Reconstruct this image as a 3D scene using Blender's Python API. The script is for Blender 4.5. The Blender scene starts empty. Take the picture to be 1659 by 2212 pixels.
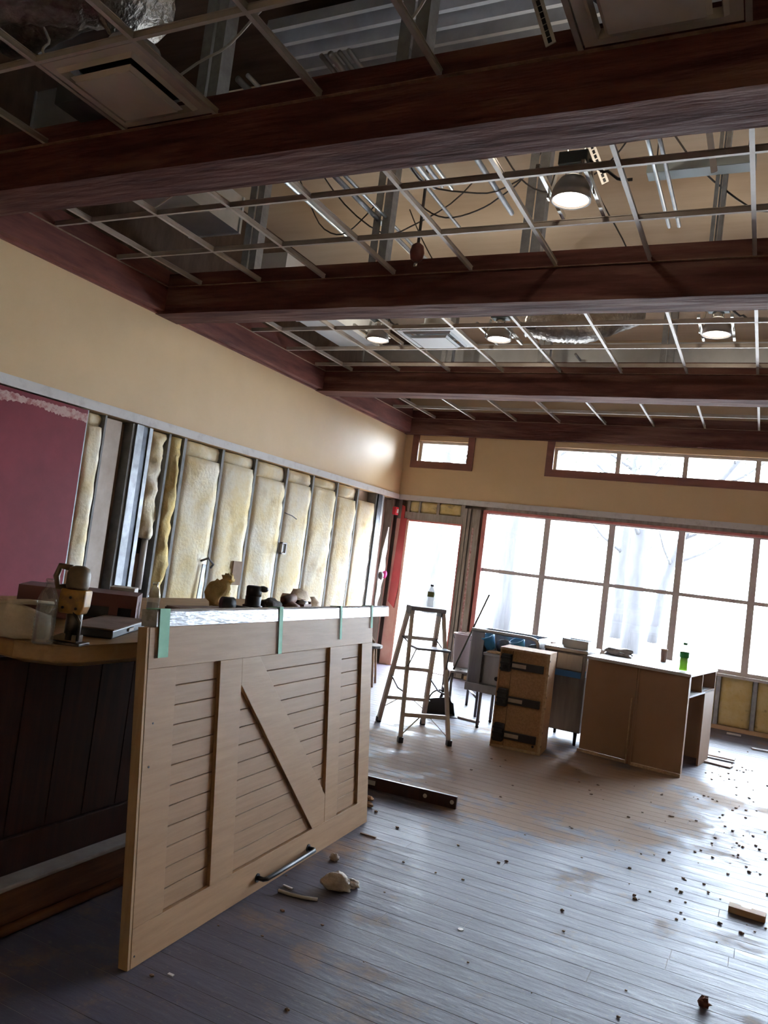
import bpy, math, random
from mathutils import Vector, Matrix, noise
random.seed(7)
R = math.radians
SC = bpy.context.scene
COL = SC.collection

# ------------------------------------------------------------------ camera
YAW, PITCH, ROLL, FPX = R(26.32), R(3.31), R(7.21), 1692.0
CAM = Vector((0, 0, 1.6))
_f = Vector((-math.sin(YAW)*math.cos(PITCH), math.cos(YAW)*math.cos(PITCH), math.sin(PITCH)))
_r = Vector((math.cos(YAW), math.sin(YAW), 0)); _u = _r.cross(_f)
_r2 = math.cos(ROLL)*_r + math.sin(ROLL)*_u
_u2 = -math.sin(ROLL)*_r + math.cos(ROLL)*_u
cd = bpy.data.cameras.new('camera'); cam = bpy.data.objects.new('camera', cd); COL.objects.link(cam)
cd.sensor_width = 36; cd.sensor_fit = 'AUTO'; cd.lens = FPX/2212*36; cd.clip_start = .05; cd.clip_end = 300
cam.matrix_world = Matrix(((_r2.x, _u2.x, -_f.x, CAM.x), (_r2.y, _u2.y, -_f.y, CAM.y), (_r2.z, _u2.z, -_f.z, CAM.z), (0, 0, 0, 1)))
SC.camera = cam
def _ray(px, py): return _r2*((px-829.5)/FPX) - _u2*((py-1106)/FPX) + _f
def at_z(px, py, z): r = _ray(px, py); return CAM + r*((z-CAM.z)/r.z)
def at_y(px, py, y): r = _ray(px, py); return CAM + r*((y-CAM.y)/r.y)
def at_x(px, py, x): r = _ray(px, py); return CAM + r*((x-CAM.x)/r.x)

# ------------------------------------------------------------------ sky, exposure
W = bpy.data.worlds.new('sky'); SC.world = W; W.use_nodes = True
bg = W.node_tree.nodes['Background']
bg.inputs[0].default_value = (.76, .88, 1.0, 1); bg.inputs[1].default_value = 46.0
SC.view_settings.view_transform = 'Standard'; SC.view_settings.look = 'None'
SC.view_settings.exposure = 0.3; SC.view_settings.gamma = 1.0; SC.view_settings.use_curve_mapping = False
SC.cycles.max_bounces = 8; SC.cycles.diffuse_bounces = 5; SC.cycles.use_denoising = True
SC.cycles.sample_clamp_indirect = 8

# ------------------------------------------------------------------ materials
def _nodes(name):
    m = bpy.data.materials.new(name); m.use_nodes = True
    return m, m.node_tree, m.node_tree.nodes['Principled BSDF']
def mat(name, c1, rough=.6, metal=0, c2=None, scale=6, stretch=(1, 1, 1), detail=4, lo=.35, hi=.65, bump=0, bscale=None,
        c3=None, s3=2, lo3=.55, hi3=.7, coords='Position', spec=.5, trans=0, rvar=0, emit=0, alpha=1):
    m, t, b = _nodes(name); L = t.links; N = t.nodes
    b.inputs['Roughness'].default_value = rough; b.inputs['Metallic'].default_value = metal
    b.inputs['Specular IOR Level'].default_value = spec
    b.inputs['Transmission Weight'].default_value = trans
    col = (*c1, 1); b.inputs['Base Color'].default_value = col
    if emit:
        b.inputs['Emission Color'].default_value = col; b.inputs['Emission Strength'].default_value = emit
    if c2 or bump:
        if coords == 'Position':
            src = N.new('ShaderNodeNewGeometry').outputs['Position']
        else:
            src = N.new('ShaderNodeTexCoord').outputs['Object']
        mp = N.new('ShaderNodeMapping'); mp.inputs['Scale'].default_value = stretch; L.new(src, mp.inputs[0])
        nz = N.new('ShaderNodeTexNoise'); nz.inputs['Scale'].default_value = scale; nz.inputs['Detail'].default_value = detail
        nz.inputs['Roughness'].default_value = .62
        L.new(mp.outputs[0], nz.inputs['Vector'])
        if c2:
            mr = N.new('ShaderNodeMapRange'); mr.inputs[1].default_value = lo; mr.inputs[2].default_value = hi
            L.new(nz.outputs[0], mr.inputs[0])
            mx = N.new('ShaderNodeMix'); mx.data_type = 'RGBA'; mx.inputs[6].default_value = col; mx.inputs[7].default_value = (*c2, 1)
            L.new(mr.outputs[0], mx.inputs[0]); out = mx.outputs[2]
            if c3:
                n3 = N.new('ShaderNodeTexNoise'); n3.inputs['Scale'].default_value = s3; n3.inputs['Detail'].default_value = 5
                L.new(mp.outputs[0] if name.startswith('dark red') else src, n3.inputs['Vector'])
                m3 = N.new('ShaderNodeMapRange'); m3.inputs[1].default_value = lo3; m3.inputs[2].default_value = hi3
                L.new(n3.outputs[0], m3.inputs[0])
                x3 = N.new('ShaderNodeMix'); x3.data_type = 'RGBA'; x3.inputs[7].default_value = (*c3, 1)
                L.new(out, x3.inputs[6]); L.new(m3.outputs[0], x3.inputs[0]); out = x3.outputs[2]
            L.new(out, b.inputs['Base Color'])
        if rvar:
            rr = N.new('ShaderNodeMapRange'); rr.inputs[1].default_value = .3; rr.inputs[2].default_value = .7
            rr.inputs[3].default_value = max(0.05, rough-rvar); rr.inputs[4].default_value = min(1, rough+rvar)
            L.new(nz.outputs[0], rr.inputs[0]); L.new(rr.outputs[0], b.inputs['Roughness'])
        if bump:
            h = nz.outputs[0]
            if bscale:
                nb = N.new('ShaderNodeTexNoise'); nb.inputs['Scale'].default_value = bscale; nb.inputs['Detail'].default_value = 5
                L.new(mp.outputs[0], nb.inputs['Vector']); h = nb.outputs[0]
            bp = N.new('ShaderNodeBump'); bp.inputs['Strength'].default_value = bump; bp.inputs['Distance'].default_value = .02
            L.new(h, bp.inputs['Height']); L.new(bp.outputs[0], b.inputs['Normal'])
    return m

def glass_pane(name, tint=(1, 1, 1), refl=.08):
    m, t, b = _nodes(name); N = t.nodes; L = t.links
    tr = N.new('ShaderNodeBsdfTransparent'); tr.inputs[0].default_value = (*tint, 1)
    gl = N.new('ShaderNodeBsdfGlossy'); gl.inputs['Roughness'].default_value = .03
    fr = N.new('ShaderNodeFresnel'); fr.inputs[0].default_value = 1.45
    if refl > .5:
        fr = N.new('ShaderNodeValue'); fr.outputs[0].default_value = .10
        df = N.new('ShaderNodeBsdfDiffuse'); df.inputs[0].default_value = (.75, .77, .77, 1); m2 = N.new('ShaderNodeMixShader'); m2.inputs[0].default_value = .16
        L.new(tr.outputs[0], m2.inputs[1]); L.new(df.outputs[0], m2.inputs[2]); tr = m2
    mx = N.new('ShaderNodeMixShader'); L.new(fr.outputs[0], mx.inputs[0]); L.new(tr.outputs[0], mx.inputs[1]); L.new(gl.outputs[0], mx.inputs[2])
    L.new(mx.outputs[0], N['Material Output'].inputs[0]); return m

def floor_mat():
    m, t, b = _nodes('dusty stained floor plank'); N = t.nodes; L = t.links
    pos = N.new('ShaderNodeNewGeometry').outputs['Position']
    def nz(scale, stretch=(1, 1, 1), det=5, rgh=.6):
        mp = N.new('ShaderNodeMapping'); mp.inputs['Scale'].default_value = stretch; L.new(pos, mp.inputs[0])
        n = N.new('ShaderNodeTexNoise'); n.inputs['Scale'].default_value = scale; n.inputs['Detail'].default_value = det
        n.inputs['Roughness'].default_value = rgh; L.new(mp.outputs[0], n.inputs['Vector']); return n.outputs[0]
    def rng(s, a, c, lo=0, hi=1):
        r = N.new('ShaderNodeMapRange'); r.inputs[1].default_value = a; r.inputs[2].default_value = c
        r.inputs[3].default_value = lo; r.inputs[4].default_value = hi; L.new(s, r.inputs[0]); return r.outputs[0]
    def mix(f, a, c):
        x = N.new('ShaderNodeMix'); x.data_type = 'RGBA'
        for s, i in ((f, 0), (a, 6), (c, 7)):
            if isinstance(s, tuple): x.inputs[i].default_value = (*s, 1)
            else: L.new(s, x.inputs[i])
        return x.outputs[2]
    def math_(op, a, c=None):
        x = N.new('ShaderNodeMath'); x.operation = op
        for s, i in ((a, 0), (c, 1)):
            if s is None: continue
            if isinstance(s, (int, float)): x.inputs[i].default_value = s
            else: L.new(s, x.inputs[i])
        return x.outputs[0]
    base = mix(rng(nz(2, (.7, 3, 1)), .3, .7), (.092, .082, .112), (.066, .056, .072))
    oi = N.new('ShaderNodeObjectInfo').outputs['Random']
    base = mix(rng(oi, 0, 1, 0, .35), base, (.112, .10, .125))
    dark = rng(nz(1.4, det=5), .58, .75, 0, .55)
    base = mix(dark, base, (.055, .045, .05))
    # drifts of tan sawdust: one swept heap by the cabinets and loose patches
    vm = N.new('ShaderNodeVectorMath'); vm.operation = 'DISTANCE'; vm.inputs[1].default_value = (-1.55, 6.45, 0); L.new(pos, vm.inputs[0])
    heap = rng(vm.outputs['Value'], 2.1, .6)
    vm2 = N.new('ShaderNodeVectorMath'); vm2.operation = 'DISTANCE'; vm2.inputs[1].default_value = (-2.1, 2.2, 0); L.new(pos, vm2.inputs[0])
    heap2 = rng(vm2.outputs['Value'], 1.0, .2, 0, .6)
    n1 = nz(2.2, det=7, rgh=.7)
    n1 = math_('ADD', n1, math_('MULTIPLY', rng(nz(.9, det=3), .52, .66), .13))
    dust = rng(math_('ADD', math_('ADD', n1, math_('MULTIPLY', heap, .36)), math_('MULTIPLY', heap2, .12)), .60, .76, 0, .9)
    col = mix(dust, base, (.27, .165, .095))
    fine = rng(nz(38, det=3), .60, .72, 0, .35)
    col = mix(fine, col, (.22, .17, .13))
    L.new(col, b.inputs['Base Color'])
    ro = math_('ADD', rng(nz(5, (.5, 3, 1)), .3, .7, .42, .58), math_('MULTIPLY', dust, .35))
    L.new(ro, b.inputs['Roughness'])
    bp = N.new('ShaderNodeBump'); bp.inputs['Strength'].default_value = .25; bp.inputs['Distance'].default_value = .012
    L.new(nz(14, (.5, 2, 1), 6), bp.inputs['Height']); L.new(bp.outputs[0], b.inputs['Normal'])
    b.inputs['Specular IOR Level'].default_value = .34
    return m

M = {}
M['floor'] = floor_mat()
M['subfloor'] = mat('dust filled floor joint', (.30, .26, .25), .95, c2=(.15, .125, .125), scale=3)
M['tan'] = mat('tan satin wall paint', (.71, .505, .285), .5, spec=.35, c2=(.68, .48, .265), scale=2.5, bump=.03, bscale=120)
M['white_trim'] = mat('white painted trim', (.70, .66, .63), .5, c2=(.55, .5, .47), scale=9, lo=.5, hi=.75)
M['beam'] = mat('dark red brown stained timber', (.112, .042, .033), .78, spec=.12, c2=(.055, .02, .018), scale=5, stretch=(.25, 2, 2), c3=(.21, .11, .085), s3=3.5, lo3=.5, hi3=.78, bump=.6, bscale=11, rvar=.1)
M['beam_y'] = mat('red brown stained fascia timber', (.20, .066, .05), .65, spec=.2, c2=(.10, .035, .032), scale=5, stretch=(2, .3, 2), bump=.15, rvar=.1)
M['casing'] = mat('red brown window casing', (.24, .095, .07), .5, c2=(.18, .065, .05), scale=6, stretch=(.4, 2, 2))
M['steel'] = mat('galvanised steel stud', (.34, .35, .37), .5, .45, c2=(.27, .28, .30), scale=14, rvar=.12)
M['stud'] = mat('dull grey steel stud', (.25, .25, .25), .75, 0, c2=(.18, .18, .18), scale=9)
M['steel_dark'] = mat('dark weathered steel', (.10, .11, .13), .5, .6, c2=(.06, .065, .08), scale=9)
M['tee'] = mat('painted ceiling tee', (.46, .41, .37), .42, .15, c2=(.38, .32, .27), scale=5)
M['tee_brown'] = mat('brown tee metal', (.32, .2, .13), .6, c2=(.2, .11, .07), scale=20)  # browner metal for the beam-front and left-hand wall angles
M['batt'] = mat('yellow glass wool batt', (.78, .62, .33), .95, c2=(.87, .80, .66), scale=3, detail=6, c3=(.50, .36, .17), s3=3.5, lo3=.56, hi3=.80, bump=.35, bscale=30)
M['batt_deep'] = mat('deep yellow glass wool', (.62, .45, .17), .95, c2=(.68, .55, .28), scale=7, detail=6, c3=(.25, .17, .08), s3=8, lo3=.62, hi3=.75, bump=.4, bscale=28)
M['maroon'] = mat('maroon wall paint', (.20, .022, .036), .65, spec=.2, c2=(.16, .017, .028), scale=3, c3=(.25, .06, .08), s3=1.6, lo3=.66, hi3=.8)
M['torn'] = mat('torn drywall paper', (.55, .37, .34), .9, c2=(.34, .12, .12), scale=22, lo=.45, hi=.62)
M['gypsum'] = mat('bare gypsum board', (.66, .58, .52), .85, c2=(.47, .38, .31), scale=2.5)
M['brown_gyp'] = mat('brown board and shade strip', (.24, .155, .10), .85, c2=(.17, .10, .065), scale=4)  # also colours the painted shade strip on the left wall
M['framing'] = mat('grey weathered framing lumber', (.36, .30, .25), .8, c2=(.24, .195, .16), scale=8, stretch=(3, 3, .5), bump=.2)
M['lumber'] = mat('pale framing lumber', (.56, .37, .23), .75, c2=(.46, .29, .17), scale=8, stretch=(.4, 3, 3))
M['red'] = mat('red painted jamb', (.52, .06, .055), .55, c2=(.42, .045, .045), scale=5, c3=(.75, .6, .55), s3=11, lo3=.70, hi3=.74)
M['pink'] = mat('salmon painted window jamb', (.60, .20, .17), .55, c2=(.5, .15, .13), scale=6)
M['peach'] = mat('peach board and glare paled jamb', (.74, .44, .34), .7, c2=(.68, .34, .26), scale=5)  # also the red door jamb, paled to imitate doorway glare
M['mullion'] = mat('off white window mullion', (.74, .68, .65), .5, c2=(.64, .56, .53), scale=8)
M['glass'] = glass_pane('window glass', (.97, .98, 1))
M['ground'] = mat('pale paving outside', (.42, .40, .37), .9, c2=(.34, .32, .29), scale=.6)
M['bark'] = mat('grey tree bark', (.022, .020, .022), .9, c2=(.014, .013, .015), scale=9, stretch=(1, 1, .2), bump=.5)
M['leaf'] = mat('tree leaf', (.03, .035, .02), .8)
M['deck'] = mat('corrugated galvanised roof deck', (.62, .65, .70), .4, .3, c2=(.5, .53, .58), scale=6, rvar=.1)
M['under'] = mat('tan paper faced board', (.62, .49, .35), .85, c2=(.53, .40, .27), scale=1.3, stretch=(.4, 2.2, 1))
M['darkwood'] = mat('old brown roof boards', (.12, .075, .05), .8, c2=(.075, .045, .03), scale=4, stretch=(.3, 3, 1))
M['duct'] = mat('silver flexible duct foil', (.42, .39, .36), .28, .85, c2=(.3, .27, .25), scale=20, bump=.9, bscale=26)
M['sheet'] = mat('bright sheet metal duct', (.62, .66, .70), .35, .7, c2=(.5, .54, .58), scale=3)
M['fitting'] = mat('pale blue grey enamel', (.34, .39, .40), .6)
M['white_duct'] = mat('pale foil faced duct', (.74, .77, .80), .4, .1, c2=(.66, .69, .72), scale=3)
M['diffuser'] = mat('cream painted diffuser', (.56, .49, .40), .5, c2=(.50, .43, .34), scale=4)
M['diffuser_white'] = mat('white painted diffuser', (.66, .68, .70), .45)
M['wire_dark'] = mat('dark grey cable', (.09, .08, .08), .6)
M['wire_white'] = mat('off white cable', (.55, .53, .5), .5)
M['chrome'] = mat('bright reflector metal', (.75, .74, .70), .22, .9)
M['can'] = mat('grey enamelled lamp housing', (.38, .35, .33), .4, .4)
M['box_green'] = mat('dark green grey ballast box', (.07, .08, .08), .5, .3)
M['lamp'] = mat('glowing lamp lens', (1, .93, .82), .5, emit=9)
M['rusty_red'] = mat('dark red painted fitting', (.12, .025, .02), .5)
M['door_wood'] = mat('light oak stained door timber', (.34, .195, .095), .6, spec=.25, c2=(.28, .155, .073), scale=6, stretch=(8, .35, 6), detail=5, bump=.06)
M['door_plank'] = mat('light oak tongue and groove board', (.31, .175, .086), .6, spec=.25, c2=(.26, .145, .068), scale=6, stretch=(8, .35, 9), detail=5, bump=.05)
M['door_edge'] = mat('raw door edge', (.41, .26, .14), .7, spec=.25, c2=(.31, .19, .10), scale=7, stretch=(4, 4, .5))
M['tape'] = mat('green masking tape', (.24, .52, .34), .7, c2=(.20, .46, .30), scale=15)
M['wrap'] = mat('silver white film wrapped rail', (.36, .36, .38), .25, .15, c2=(.24, .23, .23), scale=7, stretch=(3, .8, 4), lo=.5, hi=.62, bump=.25, bscale=18)
M['black'] = mat('matt black metal', (.018, .018, .022), .4, .3)
M['black_pl'] = mat('black plastic', (.02, .02, .024), .5)
M['bar_wood'] = mat('dark cherry bar panel', (.055, .018, .012), .38, c2=(.03, .010, .008), scale=5, stretch=(6, 6, .4))
M['bar_step'] = mat('worn brown bar ledge', (.17, .075, .035), .4, c2=(.10, .04, .02), scale=6, stretch=(6, .5, 6))
M['bar_kick'] = mat('pale dusty ledge top', (.40, .35, .32), .6, c2=(.33, .27, .24), scale=9)
M['counter'] = mat('honey oak counter top', (.40, .235, .095), .42, c2=(.30, .165, .065), scale=7, stretch=(3, .5, 3), c3=(.46, .36, .24), s3=4, lo3=.6, hi3=.75)
M['brown'] = mat('brown laminate back panel', (.30, .175, .10), .6, c2=(.27, .152, .085), scale=2, rvar=.05)
M['chip'] = mat('particle board', (.46, .27, .14), .8, c2=(.37, .21, .105), scale=60, lo=.4, hi=.6)
M['chip_edge'] = mat('pale raw board edge', (.55, .38, .23), .85, c2=(.40, .26, .15), scale=45)
M['white_top'] = mat('white laminate top', (.66, .66, .68), .4, c2=(.58, .57, .58), scale=5)
M['inox'] = mat('brushed stainless steel', (.45, .43, .42), .36, .9, c2=(.36, .34, .33), scale=8, stretch=(1, 1, .2), rvar=.1)
M['inox_dark'] = mat('dull dark stainless panel', (.20, .18, .18), .42, .6, c2=(.13, .115, .12), scale=4, stretch=(3, 3, .3))
M['blue'] = mat('bright blue plastic', (.06, .28, .55), .45)
M['blue_tape'] = mat('deep blue film', (.03, .12, .32), .4)
M['alu'] = mat('worn aluminium ladder', (.70, .64, .60), .5, .1, c2=(.58, .52, .48), scale=15)
M['ladder_top'] = mat('grey blue ladder cap', (.26, .28, .33), .5)
M['clear'] = glass_pane('clear bottle plastic', (.93, .95, .95), 1)
M['water'] = glass_pane('water in bottle', (.84, .88, .90), 1)
M['soda'] = mat('yellow green soda', (.42, .90, .03), .25, trans=.35)
M['green'] = mat('dark green label', (.02, .28, .07), .5)
M['label_olive'] = mat('olive bottle label', (.16, .20, .08), .6)
M['cloth'] = mat('cream canvas', (.74, .61, .46), .9, c2=(.64, .51, .37), scale=16, bump=.3, bscale=60)
M['mustard'] = mat('scuffed mustard yellow tool paint', (.40, .19, .025), .5, c2=(.22, .11, .03), scale=18, lo=.45, hi=.65)
M['tool_grey'] = mat('grimy tool metal', (.09, .075, .062), .45, .5, c2=(.05, .04, .035), scale=20)
M['tool_brown'] = mat('grimy brown motor housing', (.16, .105, .055), .55, c2=(.09, .06, .035), scale=16)
M['burgundy'] = mat('dull burgundy carton', (.15, .055, .05), .7, c2=(.12, .04, .038), scale=5)
M['paper'] = mat('brown paper sheets', (.25, .165, .115), .85, c2=(.17, .10, .07), scale=9)
M['white_box'] = mat('white carton', (.62, .58, .54), .8)
M['foam'] = mat('yellow expanding foam', (.62, .46, .20), .9, c2=(.5, .34, .12), scale=20, bump=.6, bscale=30)
M['plaster'] = mat('plaster rubble', (.60, .54, .48), .95, c2=(.45, .38, .32), scale=25, bump=.5, bscale=40)
M['pvc'] = mat('white pvc', (.66, .62, .58), .45)
M['brick_red'] = mat('red brown broken block', (.16, .06, .04), .9, c2=(.1, .035, .025), scale=30)
M['scrap'] = mat('pale scrap board', (.50, .42, .36), .8, c2=(.40, .32, .26), scale=12)
M['cloth_dark'] = mat('dark rumpled cloth', (.05, .04, .035), .9, c2=(.03, .025, .02), scale=12, bump=.4)
M['leather'] = mat('brown leather', (.16, .075, .045), .7, c2=(.1, .045, .03), scale=10)
M['bin'] = mat('pinkish white plastic bin', (.66, .52, .52), .5)
M['magenta'] = mat('magenta rubber', (.5, .02, .18), .6)
M['alarm'] = mat('red alarm plastic', (.62, .03, .05), .4)
M['roof_out'] = mat('outside brown eave', (.2, .17, .15), .9)

# ------------------------------------------------------------------ mesh helpers
class MB:
    def __init__(s): s.v = []; s.f = []
    def add(s, vs, fs):
        o = len(s.v); s.v += [tuple(v) for v in vs]; s.f += [tuple(i+o for i in f) for f in fs]; return s
    def box(s, x0, x1, y0, y1, z0, z1, mx=None):
        vs = [Vector(p) for p in ((x0, y0, z0), (x1, y0, z0), (x1, y1, z0), (x0, y1, z0), (x0, y0, z1), (x1, y0, z1), (x1, y1, z1), (x0, y1, z1))]
        if mx: vs = [mx @ v for v in vs]
        return s.add(vs, ((0, 3, 2, 1), (4, 5, 6, 7), (0, 1, 5, 4), (1, 2, 6, 5), (2, 3, 7, 6), (3, 0, 4, 7)))
    def cbox(s, x0, x1, y0, y1, z0, z1, c=.002):      # box with a chamfered top edge
        p = [(x0, y0, z0), (x1, y0, z0), (x1, y1, z0), (x0, y1, z0), (x0, y0, z1-c), (x1, y0, z1-c), (x1, y1, z1-c), (x0, y1, z1-c),
             (x0+c, y0+c, z1), (x1-c, y0+c, z1), (x1-c, y1-c, z1), (x0+c, y1-c, z1)]
        f = [(8, 9, 10, 11)]
        for i in range(4):
            j = (i+1) % 4; f += [(i, j, 4+j, 4+i), (4+i, 4+j, 8+j, 8+i)]
        return s.add(p, f)
    def bar(s, p, q, w, h, up=(0, 0, 1)):
        p, q = Vector(p), Vector(q); d = (q-p).normalized(); up = Vector(up)
        if abs(d.dot(up)) > .95: up = Vector((1, 0, 0))
        a = d.cross(up).normalized()*w/2; b = a.cross(d).normalized()*h/2
        vs = [p-a-b, p+a-b, p+a+b, p-a+b, q-a-b, q+a-b, q+a+b, q-a+b]
        return s.add(vs, ((0, 1, 2, 3), (7, 6, 5, 4), (4, 5, 1, 0), (5, 6, 2, 1), (6, 7, 3, 2), (7, 4, 0, 3)))
    def tube(s, path, r, n=8, cap=True):
        path = [Vector(p) for p in path]; k = len(path); rs = r if isinstance(r, (list, tuple)) else [r]*k
        vs = []; prev = None
        for i, p in enumerate(path):
            d = (path[min(i+1, k-1)]-path[max(i-1, 0)]).normalized()
            if prev is None:
                a = d.orthogonal().normalized()
            else:
                a = (prev - d*prev.dot(d)).normalized()
            prev = a; b = d.cross(a)
            vs += [p + (a*math.cos(2*math.pi*j/n)+b*math.sin(2*math.pi*j/n))*rs[i] for j in range(n)]
        fs = [(i*n+j, i*n+(j+1) % n, (i+1)*n+(j+1) % n, (i+1)*n+j) for i in range(k-1) for j in range(n)]
        if cap: fs += [tuple(reversed(range(n))), tuple((k-1)*n+j for j in range(n))]
        return s.add(vs, fs)
    def lathe(s, prof, c=(0, 0, 0), n=20, cap=True, mx=None, sx=1, sy=1):
        vs = [Vector((c[0]+sx*r*math.cos(2*math.pi*j/n), c[1]+sy*r*math.sin(2*math.pi*j/n), c[2]+z)) for r, z in prof for j in range(n)]
        if mx: vs = [mx @ v for v in vs]
        k = len(prof)
        fs = [(i*n+j, i*n+(j+1) % n, (i+1)*n+(j+1) % n, (i+1)*n+j) for i in range(k-1) for j in range(n)]
        if cap: fs += [tuple(reversed(range(n))), tuple((k-1)*n+j for j in range(n))]
        return s.add(vs, fs)
    def prism(s, poly, z0, z1, mx=None):
        n = len(poly); vs = [Vector((x, y, z0)) for x, y in poly]+[Vector((x, y, z1)) for x, y in poly]
        if mx: vs = [mx @ v for v in vs]
        return s.add(vs, [tuple(reversed(range(n))), tuple(range(n, 2*n))]+[(i, (i+1) % n, n+(i+1) % n, n+i) for i in range(n)])
    def blob(s, c, r, seed=0, amp=.25, n=10, k=7, sq=(1, 1, 1), floor=None):
        vs = []; c = Vector(c)
        for i in range(k+1):
            th = math.pi*i/k
            for j in range(n):
                ph = 2*math.pi*j/n
                d = Vector((math.sin(th)*math.cos(ph), math.sin(th)*math.sin(ph), math.cos(th)))
                q = d*(1+amp*noise.noise(d*1.7+Vector((seed*3.1, seed*1.7, seed))))*r
                p = c+Vector((q.x*sq[0], q.y*sq[1], q.z*sq[2]))
                if floor is not None and p.z < floor: p.z = floor
                vs.append(p)
        fs = [(i*n+j, (i+1)*n+j, (i+1)*n+(j+1) % n, i*n+(j+1) % n) for i in range(k) for j in range(n)]
        return s.add(vs, fs)
    def data(s, name, m, smooth=False):
        me = bpy.data.meshes.new(name); me.from_pydata(s.v, [], s.f); me.materials.append(M[m] if isinstance(m, str) else m)
        if smooth:
            for p in me.polygons: p.use_smooth = True
        me.validate(); return me
    def build(s, name, m, parent=None, smooth=False, bevel=0, kind=None, label=None):
        o = bpy.data.objects.new(name, s.data(name, m, smooth)); COL.objects.link(o)
        if parent: o.parent = parent
        if bevel:
            b = o.modifiers.new('bevel', 'BEVEL'); b.width = bevel; b.segments = 2; b.limit_method = 'ANGLE'
        if smooth and bevel == 0:
            pass
        if kind: o['kind'] = kind
        if label: o['label'] = label
        return o
def tag(o, label, cat, group=None):
    o['label'] = label; o['category'] = cat
    if group: o['group'] = group
    return o
def thing(name, label, cat, loc=(0, 0, 0), rz=0, group=None):
    o = bpy.data.objects.new(name, None); COL.objects.link(o); o.location = loc; o.rotation_euler = (0, 0, rz); o.empty_display_size = .1
    return tag(o, label, cat, group)
def copy_tree(o, parent=None):
    c = o.copy(); COL.objects.link(c); c.parent = parent
    for ch in list(o.children): copy_tree(ch, c)
    return c
def box(*a): return MB().box(*a)
def wallgrid(mb, xs, zs, hole, y0, y1):
    """wall slab in the xz plane made of vertical strips round the openings"""
    for i in range(len(xs)-1):
        j = 0
        while j < len(zs)-1:
            cx = (xs[i]+xs[i+1])/2
            if hole(cx, (zs[j]+zs[j+1])/2): j += 1; continue
            k = j
            while k+1 < len(zs)-1 and not hole(cx, (zs[k+1]+zs[k+2])/2): k += 1
            mb.box(xs[i], xs[i+1], y0, y1, zs[j], zs[k+1]); j = k+1
    return mb

# ================================================================== SETTING
XL, YB, XR, YF = -5.18, 10.90, 4.9, -2.6
ZR0, ZR1 = 2.52, 2.60          # white rail
ZC = 3.56                      # underside of fascia
ZG = 3.78                      # ceiling grid
ZD = 5.0                       # roof deck

# ---- floor: planks running along x
floor = box(XL-.3, XR+.2, YF-.2, YB+.15, -.16, -.0007).build('floor', 'subfloor', kind='structure')
PW = .1135
LENS = (1.6, 2.2, 2.8, 3.4)
plank_me = {}
boards = []
nrow = int((YB-YF)/PW)
for i in range(nrow):
    y = YB-.01-(i+1)*PW
    x = XL+.02-random.random()*1.2
    while x < XR:
        l = random.choice(LENS)
        boards.append((x, y, l)); x += l
def in_view(x, y):
    d = Vector((x, y, 0))-CAM; z = d.dot(_f)
    if z < .3: return False
    u, v = 829.5+FPX*d.dot(_r2)/z, 1106-FPX*d.dot(_u2)/z
    return -150 < u < 1800 and 1250 < v < 2400
def hidden(x, y):      # behind the bar and the leaning door, or under the cabinets
    return x < -2.1 and y < 6.5 and x < -.47*y
vis = []; rest = []
for b in boards:
    x, y, l = b
    ok = any(in_view(x+l*t, y) and not hidden(x+l*t, y) for t in (0, .25, .5, .75, 1))
    (vis if ok else rest).append(b)
vis.sort(key=lambda b: (b[0]+b[2]/2)**2+b[1]**2)
rest += vis[300:]; vis = vis[:300]
for x, y, l in vis:
    x1 = min(x+l, XR); x0 = max(x, XL)
    key = (round(x1-x0, 3))
    if key not in plank_me:
        plank_me[key] = MB().cbox(0, x1-x0-.0022, 0, PW-.0022, -.012, 0, .0006).data('plank', 'floor')
    o = bpy.data.objects.new('plank', plank_me[key]); COL.objects.link(o); o.parent = floor
    o.location = (x0, y, random.uniform(-.0002, .0002))
mb = MB()
for x, y, l in rest:
    mb.cbox(max(x, XL), min(x+l, XR)-.0022, y, y+PW-.0022, -.012, 0, .0006)
mb.build('planks', 'floor', floor, kind='stuff')

# ---- left wall
wl = box(-5.40, -5.36, YF, YB+.15, 0, ZD).build('wall_left', 'gypsum', kind='structure')
box(-5.36, -5.165, YF, YB, ZR0+.005, 3.90).build('painted_drywall', 'tan', wl); box(-5.36, -5.19, YF, YB, 3.90, ZD).build('bare_board', 'darkwood', wl)
box(-5.165, -5.15, YF, YB, ZR0, ZR1).build('trim_1', 'white_trim', kind='structure')
box(-5.19, -5.17, YF, 4.69, 0, 2.51).build('maroon_board', 'maroon', wl)
mb = MB()       # ragged torn paper along the top of the maroon board
vs = []; n = 150
for i in range(n+1):
    y = 3.0+1.69*i/n
    vs += [(-5.168, y, 2.485-.012*random.random()+.015*noise.noise((y*5, 2, 0))), (-5.168, y, 2.425+.035*noise.noise((y*3, 0, 3))+.018*random.random()-.015*(y-3))]
mb.add(vs, [(2*i, 2*i+2, 2*i+3, 2*i+1) for i in range(n)]); mb.build('torn_paper_strip', 'torn', wl)
def stud_l(y, w=.04, m='steel', d=.14, z0=0, z1=2.515, x=-5.19):
    s = MB(); s.box(x-.004, x, y-w/2, y+w/2, z0, z1); s.box(x-d, x-.004, y-w/2, y-w/2+.004, z0, z1); s.box(x-d, x-d+.004, y-w/2, y+w/2, z0, z1)
    return s.build('stud', m, wl)
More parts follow.
